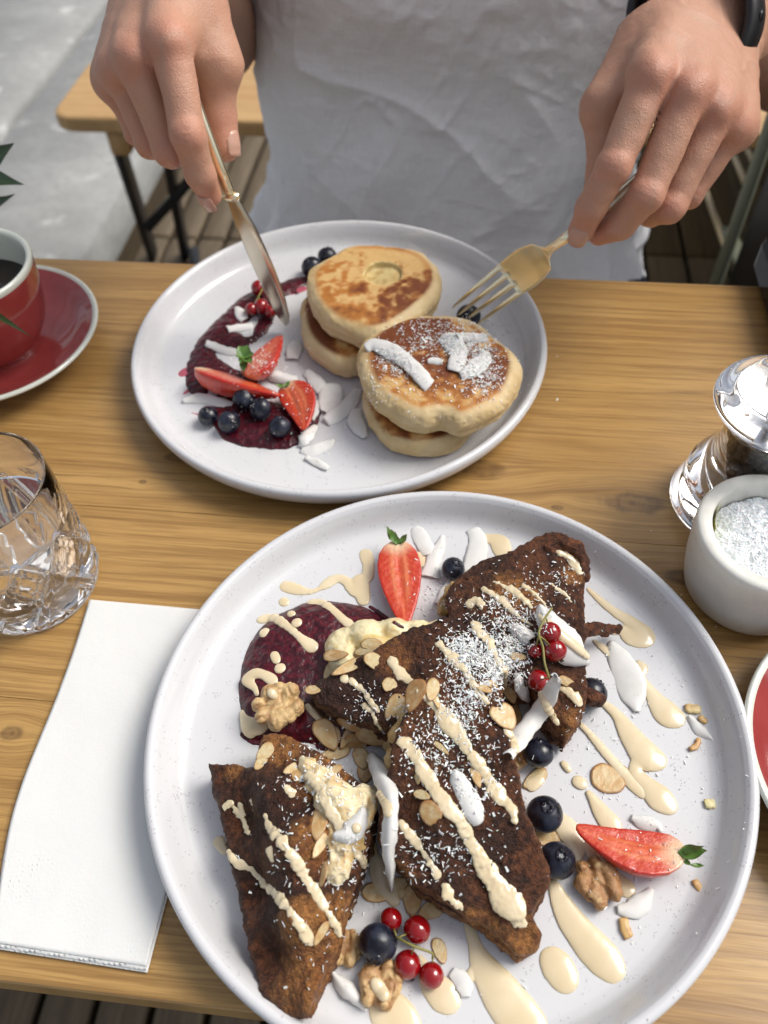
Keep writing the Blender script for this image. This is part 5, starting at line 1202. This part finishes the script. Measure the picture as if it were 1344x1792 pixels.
for a in [(728, 1214, 34, 122, 'largest browned almond flake at the meeting of the two middle toasts', .9, 23), (694, 1236, 28, 130, 'pale almond flake tucked under the largest browned one', .3, 18), (757, 1206, 26, 100, 'pale almond flake behind the largest browned one', .1, 12),
          (682, 1200, 18, 60, 'small square pale almond bit on the toast by the compote', .1, 13, None, .5), (762, 1226, 18, 75, 'upright thin almond sliver at the start of the longest toast', .2, 6), (771, 1338-30, 20, 40, 'thin pale almond stick left of the widest sauce stripe', .1, 5),
          (833, 1356, 24, 76, 'brown edged almond sliver between the two long sauce stripes', .7, 9), (755, 1424, 30, 55, 'thick toasted almond chunk on the longest toast', .85, 19, None, .55), (738, 1392, 20, 30, 'cream almond bit above the toasted chunk', .1, 9), (732, 1362, 11, 80, 'tiny pale almond bit left of the middle sauce stripe', .1, 7),
          (1061, 1363, 34, 28, 'whole round almond flake lying alone on the plate', .55, 26), (938, 1362, 30, 140, 'pale almond flake under the sauce oval', .1, 13), (660, 1562, 34, 0, 'broken almond flake under the tip of the longest coconut chip', .25, 17, None, .6), (722, 1572, 30, 95, 'brown almond flake above the lower currants', .75, 18),
          (755, 1592, 26, 150, 'almond flake right of the brown one above the currants', .35, 16), (769, 1662, 24, 70, 'pale almond flake right of the lower currants', .15, 12), (586, 1148, 30, 10, 'brown edged almond flake over the compote, left of the stuffing', .75, 11), (578, 1176, 22, 110, 'pale almond flake standing in the compote', .1, 11),
          (610, 1168, 32, 150, 'almond flake resting along the toast edge in the compote', .35, 12), (548, 1208, 18, 5, 'small almond flake between walnut and toast tip', .5, 9), (650, 1128, 26, 20, 'thick pale almond flake on the stuffing, upper one', .05, 12), (640, 1140, 28, 8, 'pale almond flake on the stuffing, middle one', .05, 9), (655, 1158, 26, 40, 'pale almond flake on the stuffing, lowest one', .1, 14),
          (570, 1282, 34, 60, 'almond flake under the toast beside the compote, leftmost', .3, 19), (612, 1268, 30, 15, 'browned almond flake directly under the toast edge', .6, 12), (648, 1288, 32, 45, 'greenish pale almond flake in the shade under the toast', .15, 19), (620, 1302, 28, 50, 'brown almond flake in the pile between the toasts', .7, 18),
          (590, 1318, 30, 165, 'whitish almond flake at the top edge of the lower left toast', .1, 12), (632, 1326, 24, 70, 'pale bent almond flake in the pile between the toasts', .15, 14), (640, 1350, 22, 100, 'triangular toasted almond flake below the pile', .85, 15), (606, 1290, 22, 110, 'narrow pale almond flake standing in the pile', .05, 8), (676, 1300, 24, 80, 'almond flake wedged against the longest toast', .2, 14),
          (465, 1316, 22, 130, 'pale almond flake at the top left of the lower left toast', .15, 13), (457, 1334, 18, 120, 'second pale almond flake at the top left of that toast', .1, 10), (512, 1346, 20, 140, 'pale almond flake on the upper part of the lower left toast', .2, 10), (520, 1358, 12, 90, 'dark toasted almond flake on the upper part of the lower left toast', .95, 10),
          (560, 1438, 34, 100, 'large almond flake curving round the toast stuffing', .65, 17), (560, 1478, 28, 120, 'almond flake edge on the stuffing below the large one', .35, 10), (565, 1528, 24, 70, 'pale green tinted almond flake low on the stuffing', .1, 15), (585, 1350, 20, 150, 'browned almond flake at the top right of the stuffing', .7, 8), (562, 1630, 26, 110, 'toasted almond stick low on the lower left toast', .75, 10), (655, 1484, 12, 30, 'tiny almond flake right of the stuffing', .1, 6),
          (905, 1172-22, 16, 0, 'tiny toasted almond bit left of the currants', .6, 8), (890, 1205, 26, 75, 'pale almond flake between coconut powder and coconut chip', .2, 13), (880, 1252, 30, 50, 'large almond flake in the dark gap right of the longest toast', .3, 22), (900, 1248, 26, 70, 'browned almond flake in the dark gap right of the longest toast', .8, 12), (845, 1205, 18, 30, 'toasted almond bit in the powder at the toast junction', .7, 8), (860, 1198, 12, 30, 'small toasted almond bit above the toast junction', .75, 7),
          (990, 1192, 22, 28, 'brown rimmed almond sliver under the large coconut chip', .5, 8), (1130, 1340, 18, 170, 'half sunk almond flake at the right edge of the widest streak', .3, 11), (1090, 1354, 18, 60, 'almond flake sunk in the sauce right of the whole flake', .15, 12), (952, 1462, 30, 30, 'almond flake under the upper of the two right blueberries', .3, 20), (585, 1300-12, 22, 90, 'flat almond flake beside the compote edge', .3, 11), (700, 1552, 20, 80, 'almond flake in the shade left of the brown one', .35, 14)]:
    px, py, l, ang, lb, br, wd = a[:7]; almond(px, py, l/1.08, ang, lb, br, wd, cut=(a[8] if len(a) > 8 else 0.))
def nib(px, py, l, w_, ang, lb, c1, bendy=0., z=ZP):
    p = W(px, py, z); d = W(px+math.cos(R(ang))*l, py+math.sin(R(ang))*l, z)-p; L = l*mpp(p); d /= np.linalg.norm(d); s_ = np.cross([0, 0, 1.], d)
    s = np.linspace(-1, 1, 9); P = [p+d*L*t+s_*bendy*L*(t*t-.4)+np.array([0, 0, .0010]) for t in s]; wv = w_*mpp(p)
    V, F = sweep(P, wv*(1-.25*np.abs(s)**4+.10*np.sin(s*7+px)), .0009*(1-.2*np.abs(s)), (0, 0, 1), 10, 3.4); V = V+.0002*fbm(V, 500, 2)[:, None]
    n_ = fbm(V, 300, 3, px); c = mix(np.array(c1), np.array([.38, .17, .05]), ss(-.1, .6, n_)*.7 if c1[2] < .3 else 0*n_)
    tag(mk('nut_nib', V, F, M_almond, col=c), lb, 'nut piece', 'almond pieces')
for a in [(1211, 1242, 13, 9, 10, 'pale yellow nut piece at the end of the sauce trail near the right rim', (.66, .52, .25)), (1229, 1261, 8, 6, 35, 'small toasted nut piece just below the pale yellow one', (.56, .36, .14)), (1216, 1305, 14, 5, -50, 'hooked toasted nut piece above the pale cube', (.56, .34, .13), .35),
          (1241, 1408, 9, 9, 0, 'pale yellow nut cube alone near the right rim', (.70, .62, .32)), (1226, 1556, 16, 7, 45, 'curved toasted nut piece nearest the lower right rim', (.58, .36, .14), .3), (1094, 1625, 16, 9, 75, 'toasted nut piece below the right walnut', (.58, .38, .15), .15)]:
    nib(*a)
# ---- walnuts
def walnut(px, py, size, ang, seed, lb, tone=0.):
    p, n = hit(px, py); rr = size*mpp(p)
    def f(P):
        q = P/np.array([1.25, 1., .62]); b = np.linalg.norm(q, axis=1)-rr*.72
        for k, (x, y, s) in enumerate([(.75, .42, .40), (.78, -.40, .38), (-.2, .72, .42), (-.3, -.70, .42), (-.85, .32, .36), (-.9, -.28, .34), (.25, .66, .38), (.22, -.62, .36)]):
            b = smin(b, np.linalg.norm(P-np.array([x, y, .12+.07*math.sin(k*3+seed)])*rr, axis=1)-s*rr*.95, .0014)
        g = np.abs(P[:, 1]+.12*rr*np.sin(P[:, 0]/rr*3+seed)); b = b+.0013*np.exp(-(g/.0010)**2)*ss(-.2, .4, P[:, 2]/rr)
        return b+.0011*ridge(P, 330*.006/rr, 2, seed)**2*1.2-.0009+.0003*fbm(P, 600, 2)
    V, F = nets(f, np.array([-1.6, -1.4, -.8])*rr, np.array([1.6, 1.4, 1.1])*rr, .00055, 1.4, .002)
    rg = ridge(V, 330*.006/rr, 2, seed); n_ = fbm(V, 200, 3, seed)
    c = mix(np.array([.60, .42, .20]), np.array([.34, .17, .06]), ss(.45, .95, rg)*.8+tone*.2); c = mix(c, np.array([.30, .13, .045]), np.clip(ss(-.1, .5, n_+tone*.8-.15), 0, 1)*.75)
    o = mk('walnut', V, F, M_nut, col=c); n = n/np.linalg.norm(n)*.5+np.array([0, 0, .5]); n /= np.linalg.norm(n)
    d = W(px+math.cos(R(ang))*10, py+math.sin(R(ang))*10, p[2])-W(px, py, p[2]); d -= n*(d@n); d /= np.linalg.norm(d)
    D = ray(px, py); zc = p[2]+rr*.42; pc = C0+(zc-CH)/D[2]*D
    setmat(o, d, np.cross(n, d), n, pc); tag(o, lb, 'walnut'); support(V@np.stack([d, np.cross(n, d), n])+pc, F)
walnut(488, 1236, 36, -20, 1., 'pale walnut half sitting on the compote pool')
walnut(1046, 1545, 34, 60, 2., 'dark walnut piece with pale break right of the twin blueberries', .9)
walnut(664, 1722, 33, 100, 4., 'walnut piece below the large bloomed blueberry', .4)
walnut(606, 1660, 24, 100, 6., 'small walnut piece between toast and the large bloomed blueberry', .5)
walnut(903, 1325, 17, 60, 8., 'tiny walnut crumb left of the blueberry under the toast corner', .3)
liquid('sauce_drizzle', [[(474, 1212, 7), (480, 1218, 6)], [(495, 1200, 5), (505, 1215, 6), (515, 1225, 6)], []][:1], M_sauce, 1.6, 'cream sauce beads on the pale walnut half', 'sauce', SG)
liquid('sauce_drizzle', [[(655, 1720, 8), (664, 1730, 10), (672, 1742, 9)]], M_sauce, 1.6, 'cream sauce dab on the walnut below the large blueberry', 'sauce', SG)
# ---- berries
def blueberry_mesh():
    pr = [(0, .90), (.10, .895), (.16, .905), (.21, .955), (.245, 1.0), (.275, .985), (.33, .945)]
    for a in np.linspace(20, 180, 26): pr.append((math.sin(R(a))*1.0, math.cos(R(a))*(.97 if a < 90 else .93)))
    pr[-1] = (0, -.93)
    V, F = lathe(pr, 40); an = np.arctan2(V[:, 1], V[:, 0]); rr = np.hypot(V[:, 0], V[:, 1]); m_ = ss(.15, .24, rr)*ss(.36, .27, rr)*(V[:, 2] > 0); V[:, 2] += m_*.05*np.cos(an*5); return V, F
BBV, BBF = blueberry_mesh(); BB = mk('blueberry', BBV*.0075, BBF, M_blue, link=False)
def berry_pos(px, py, rpx, sink=.9):
    p, n = hit(px, py+rpx*.35); r_ = rpx*mpp(p)
    for _ in range(3):
        z = p[2]+r_*sink; c = W(px, py, z); r_ = rpx*mpp(c)
    return c, r_
def blueberry(px, py, rpx, up, lb, on=None, sink=.92):
    if on is not None:
        c = W(px, py, on+.007); r_ = rpx*mpp(c); c = W(px, py, on+r_*sink); r_ = rpx*mpp(c)
    else: c, r_ = berry_pos(px, py, rpx, sink)
    o = BB.copy(); COL.objects.link(o); o.name = 'blueberry'; u = np.array(up, float); x, y, z = frame(u, rng.random()*6); setmat(o, x*1.02, y*.99, z*.96, c, r_/.0075/1.0); tag(o, lb, 'blueberry', 'blueberries')
    v = icos(2)[0]*r_+c; support(v, icos(2)[1]); return o
for a in [(573, 449, 17, (.3, .5, .8), 'blueberry touching the top left pancake, upper right of the pair', ZP), (545, 467, 18, (-.4, -.2, .6), 'blueberry at the far end of the compote smear, lower left of the pair', ZP), (820, 553, 21, (.2, .9, .3), 'blueberry pinned under the fork tines', ZP),
          (427, 698, 20, (.2, .3, .9), 'blueberry touching the long strawberry quarter, topmost of five', ZP+.002), (456, 716, 20, (-.5, -.6, .4), 'blueberry right of the topmost one in the smear cluster', ZP+.002), (364, 728, 18, (-.2, -.1, 1), 'leftmost blueberry at the smear edge', ZP), (401, 738, 20, (.5, -.7, .3), 'blueberry second from left in the smear cluster', ZP+.001), (490, 747, 20, (-.1, .5, .9), 'blueberry below the rightmost strawberry piece', ZP+.002),
          (793, 995, 20.5, (.3, .0, .9), 'single blueberry near the top of the near plate', ZP), (1035, 1213, 28, (.7, .7, .2), 'blueberry wearing a brown toast cap right of the toast corner', ZP), (942, 1318, 27, (0, .75, .75), 'blueberry below the wavy coconut chip', ZP), (953, 1425, 32, (.05, .1, 1), 'upper of the two large blueberries beside the longest toast', ZP), (975, 1506, 32, (.15, .0, 1), 'lower purple one of the two large blueberries beside the longest toast', ZP), (661, 1650, 35, (-.1, -.9, .2), 'large bloomed blueberry next to the lower currants', ZP)]:
    blueberry(*a[:5], on=a[5])
cr_, r_ = W(1043, 1222, .018), .004
V, F, c = crumb([(1022, 1216, .0185), (1036, 1221, .0198), (1048, 1226, .0188)], 0, 9., '', .0038); tag(mk('toast_crumb', V, F, M_toast, col=c), 'brown toast crumb on top of the blueberry by the toast corner', 'toast crumb')
def currant_sprig(items, stem, lb, zadd=0., on=None, base=None):
    c0 = None; root = None; parts = []
    for px, py, rpx in items:
        if on is not None: c = W(px, py, on+.004); r_ = rpx*mpp(c); c = W(px, py, on+r_*.92)
        else: c, r_ = berry_pos(px, py, rpx)
        if root is None: root = empty('red_currant_sprig', tuple(c), label=lb, cat='red currants')
        loc = np.array(root.location); V, F = lathe([(0, 1.0), (.06, 1.0), (.12, .985)]+[(math.sin(R(a)), math.cos(R(a))*.98) for a in np.linspace(12, 168, 22)]+[(.1, -.985), (0, -.99)], 36)
        x, y, z = frame((rng.random()-.5, -rng.random()*.8-.1, -.6*rng.random()), rng.random()*6); Mr = np.stack([x, y, z])
        b = mk('currant', V*r_@Mr+c-loc, F, M_curr, root); v2 = icos(2)[0]*r_+c; support(v2, icos(2)[1])
        q = []
        for k in range(5):
            a = k*1.256; e = np.array([math.cos(a)*.16, math.sin(a)*.16, 1.16]); q.append(sweep([np.array([0, 0, .97])*r_, np.array([math.cos(a)*.08, math.sin(a)*.08, 1.06])*r_, e*r_], [.0005, .0004, .0002], .0003, (1, 0, .3), 6, 2))
        v, f = join(q); mk('calyx', v@Mr+c-loc, f, M_brownbit, b)
        parts.append((c, r_))
    P = np.array([W(x, y, z) for x, y, z in stem]); P = catmull(P, 5); v, f = sweep(P, .00050, .00045, (0, 0, 1), 8, 2); mk('stem', v-loc, f, M_stem, root)
    for (c, r_) in parts:
        i = int(np.argmin(np.linalg.norm(P-c, axis=1))); e = c+(P[i]-c)/np.linalg.norm(P[i]-c)*r_*.95; v, f = sweep([P[i], (P[i]+e)/2+np.array([0, 0, .0006]), e], .00035, .00035, (0, .3, 1), 6, 2); mk('stalk', v-loc, f, M_stem, root)
currant_sprig([(963, 1107, 19), (972, 1138, 20), (937, 1138, 13.5), (942, 1191, 19)], [(966, 1064, .050), (952, 1085, .053), (943, 1108, .053), (950, 1132, .054), (953, 1160, .053), (961, 1186, .050)], 'sprig of four red currants on the upper right toast')
currant_sprig([(684, 1609, 20), (730, 1627, 24), (713, 1688, 24), (755, 1707, 22)], [(694, 1640, .0150), (712, 1650, .0185), (735, 1660, .0180), (756, 1668, .0160), (757, 1678, .014)], 'sprig of four red currants on the plate below the longest toast', on=ZP)
currant_sprig([(453, 504, 14), (457, 536, 13), (440, 541, 11), (474, 545, 11)], [(452, 520, .017), (456, 512, .018), (462, 500, .017)], 'glossy red currants in the smear behind the knife blade', on=ZP+.003)
# ---- strawberries
def strawberry(top, tip, hw, depth, lb, cutfrac=.0, roll=0., zc=None, seed=0., leaves=(), pale=.16, side=0., asym=0., nocore=False):
    z_ = ZP+depth*.96 if zc is None else zc
    a = W(*top, z_); b = W(*tip, z_); L = np.linalg.norm(b-a); d = (b-a)/L; up = np.array([0, 0, 1.]); up = up*math.cos(roll)+np.cross(d, up)*math.sin(roll); sd = np.cross(up, d); Wd = hw*mpp((a+b)/2)
    pf = lambda t: Wd*np.interp(t, [-.02, .0, .05, .14, .28, .42, .6, .78, .9, .97, 1.0, 1.03], [.0, .30, .62, .88, 1., .99, .84, .60, .40, .26, .12, 0])
    dp = depth/Wd
    def f(P):
        t = P[:, 0]/L; r_ = pf(t); y = P[:, 1]-asym*Wd*np.sin(np.clip(t, 0, 1)*math.pi)
        rad = np.sqrt(y**2+(P[:, 2]/dp)**2); d1 = (rad-r_)*min(1, dp)*.9; d1 = np.maximum(d1, np.maximum(-P[:, 0]-.0003, P[:, 0]-L))
        c1 = P[:, 2]-.00025*fbm(P, 260, 2, seed)+.0010*np.exp(-(P[:, 1]/(.0016))**2)*ss(.1, .3, t)*ss(.9, .6, t)*(0 if nocore else .6)
        if side: c1 = np.maximum(c1, (P[:, 1]*side-.25*Wd+P[:, 2]*.9*0)*1.0) if 0 else c1
        k = .0008; d_ = smin(-d1, -c1, k); d_ = -d_
        an = np.arctan2(P[:, 2], y); sv = np.sin(P[:, 0]/.0022*math.pi+np.floor(an/.33)%2*math.pi)*np.sin(an/.33*math.pi); d_ = d_+.00028*ss(.75, 1., np.abs(sv))*(P[:, 2] < -.001)
        return d_
    V, F = nets(f, (-.002, -Wd*1.4-.001, -depth-.002), (L+.002, Wd*1.4+.001, .003), .00055, 1.2, .001)
    t = V[:, 0]/L; y = V[:, 1]-asym*Wd*np.sin(np.clip(t, 0, 1)*math.pi); u = np.abs(y)/np.maximum(pf(t), 1e-4); topf = ss(-.0010, -.0002, V[:, 2])
    red = np.array([.50, .034, .009]); skin = mix(np.array([.50, .018, .008]), np.array([.60, .05, .015]), ss(-.4, .5, fbm(V, 120, 2, seed))); 
    vein = np.cos((np.abs(y)*.75-V[:, 0]*.95+.0006*fbm(V, 200, 2))/.00062*1.05)*.5+.5
    c = mix(red, np.array([.62, .11, .035]), ss(.35, .95, vein)*ss(.95, .55, u)*ss(.15, .4, u)*.42)
    c = mix(c, np.array([.68, .22, .09]), np.exp(-((u-.30)/.12)**2)*ss(.95, .55, t)*.75); c = mix(c, np.array([.66, .14, .05]), ss(.22, .05, u)*.8)
    c = mix(c, np.array([.74, .55, .36]), ss(pale*1.6, pale*.3, t+u*.10)); c = mix(c, np.array([.46, .015, .008]), ss(.86, .97, u)*ss(pale*.8, pale*1.8, t))
    c = mix(skin, c, topf); c = mix(c, np.array([.70, .42, .22]), ss(.10, .0, t)*(1-topf)*.8)
    o = mk('strawberry', V, F, M_straw, col=c); setmat(o, d, sd, up, a); tag(o, lb, 'strawberry', 'cut strawberries'); support(V@np.stack([d, sd, up])+a, F)
    bpy.context.view_layer.update()
    inv = np.stack([d, sd, up]).T
    for (x0, y0, x1, y1, w_, dz) in leaves:
        p0 = W(x0, y0, z_); p1 = W(x1, y1, z_+dz); v, f_ = leafmesh(p0, p1, w_*mpp(p0), np.array([0, 0, 1.]), -.1, 10, wave=.0003); mk('calyx_leaf', (v-a)@inv, f_, M_leaf, o)
strawberry((694, 946), (709, 1092), 39, .0105, 'upright strawberry half, cut face up, near the top of the near plate', seed=1., leaves=((690, 950, 676, 922, 6, .004), (691, 950, 684, 926, 7, .005), (694, 950, 691, 930, 4, .003), (700, 952, 714, 935, 6, .004), (694, 954, 694, 938, 7, .001)))
strawberry((1200, 1492), (1008, 1446), 42, .0105, 'strawberry half lying sideways beside the right walnut', seed=4., asym=.42, roll=R(14), pale=.20, leaves=((1186, 1494, 1238, 1490, 13, .004), (1190, 1492, 1236, 1482, 6, .008), (1190, 1500, 1210, 1516, 5, .0), (1208, 1514, 1232, 1516, 4, .0)))
strawberry((346, 642), (489, 690), 34, .0125, 'long strawberry quarter over the compote smear', seed=7., roll=R(-38), zc=ZP+.012, pale=.15, nocore=True)
strawberry((434, 655), (490, 586), 32, .0110, 'sugar dusted strawberry piece behind the green herb sprig', seed=9., roll=R(-20), zc=ZP+.012, pale=.02, nocore=True)
strawberry((500, 670), (532, 750), 31, .0100, 'small strawberry wedge at the right of the blueberry cluster', seed=11., roll=R(20), zc=ZP+.011, asym=.35, pale=.12, leaves=((498, 678, 480, 674, 4, .001), (498, 678, 508, 668, 4, .001)))
# ---- herb sprig
hb = empty('herb_sprig', tuple(W(427, 625, .024)), label='tiny green herb sprig on the long strawberry quarter', cat='herb'); hl = np.array(hb.location)
for x, y, w_, dz in [(418, 605, 9, .004), (433, 604, 10, .005), (444, 620, 9, .004), (412, 622, 7, .003), (440, 634, 8, .003), (426, 650, 7, -.003), (422, 636, 7, .001)]:
    v, f = leafmesh(W(427, 626, .024), W(x, y, .024+dz), w_*.00038, np.array([0, 0, 1.]), .05, 9, prof=(.15, .5, .8, 1, 1, .85, .5, .05)); mk('herb_leaf', v-hl, f, M_leaf, hb)
P = [W(427, 626, .024), W(428, 640, .021), W(426, 655, .017)]; v, f = sweep(P, .0005, .0005, (0, 1, 0), 6, 2); mk('stem', v-hl, f, M_leaf, hb)
# ---- desiccated coconut
def shreds(name, areas, lb, size=1.):
    ps = []
    for (cx, cy, sx, sy, ang, nsh) in areas:
        for _ in range(int(nsh*2.1)):
            g = rng.normal(size=2)*.48; c_, s_ = math.cos(R(ang)), math.sin(R(ang)); x = cx+g[0]*sx*c_-g[1]*sy*s_; y = cy+g[0]*sx*s_+g[1]*sy*c_
            p, n = hit(x, y); fl = rng.random() < .25; L = size*(.0002+.0013*rng.random()**2.0); w_ = (.0003+.0004*rng.random()) if fl else (.00012+.00020*rng.random())
            t, b, n2 = frame(n+rng.normal(size=3)*.55, rng.random()*6.3); bv, bf = box(0, 0, 0, L*2, w_*1.3, min(w_*.8, .00022))
            bv[:, 2] += 60*bv[:, 0]**2*rng.random(); bv[:, 1] *= 1-.5*np.sign(bv[:, 0])*rng.random()
            ps.append((bv@np.stack([t, b, n2])+p+n*(w_*.4+abs(rng.normal())*.0003), bf))
    v, f = join(ps); tag(mk(name, v, f, M_shred, smooth=False), lb, 'desiccated coconut', None, 'stuff')
shreds('desiccated_coconut', [(815, 1140, 45, 40, 0, 420), (870, 1160, 45, 60, 0, 520), (900, 1130, 26, 60, 0, 240), (810, 1230, 60, 90, 20, 380), (750, 1330, 60, 80, 0, 120), (840, 1350, 60, 90, 0, 110), (800, 1490, 90, 60, 0, 70), (730, 1500, 40, 50, 0, 30), (900, 1090, 80, 50, 0, 150), (940, 1030, 90, 60, 0, 60), (870, 1060, 60, 30, 0, 70), (640, 1240, 60, 50, 0, 50), (560, 1360, 80, 60, 0, 150), (620, 1500, 60, 130, 0, 70), (520, 1480, 90, 130, 0, 50), (600, 1290, 60, 40, 0, 30), (985, 1010, 30, 30, 0, 25), (540, 1650, 60, 90, 0, 15), (710, 1240, 30, 30, 0, 30)], 'fine white coconut shreds over the French toast', .85)
shreds('desiccated_coconut', [(690, 635, 40, 30, 30, 170), (830, 610, 55, 45, 0, 330), (745, 600, 45, 25, 0, 110), (850, 660, 40, 35, -50, 190), (760, 680, 160, 50, 0, 70), (790, 572, 110, 16, 0, 120), (655, 680, 25, 40, 0, 24), (800, 600, 40, 20, 0, 120)], 'fine white coconut shreds over the browned pancake', .85)
shreds('desiccated_coconut', [(760, 1040, 40, 60, 0, 40), (1150, 1380, 160, 320, 0, 80), (1050, 1300, 120, 200, 0, 40), (470, 620, 80, 60, 0, 60), (500, 690, 90, 70, 0, 40), (560, 780, 120, 60, 0, 25), (870, 1720, 60, 40, 0, 12), (455, 635, 40, 25, 0, 60)], 'loose coconut shreds scattered on both plates', .7)
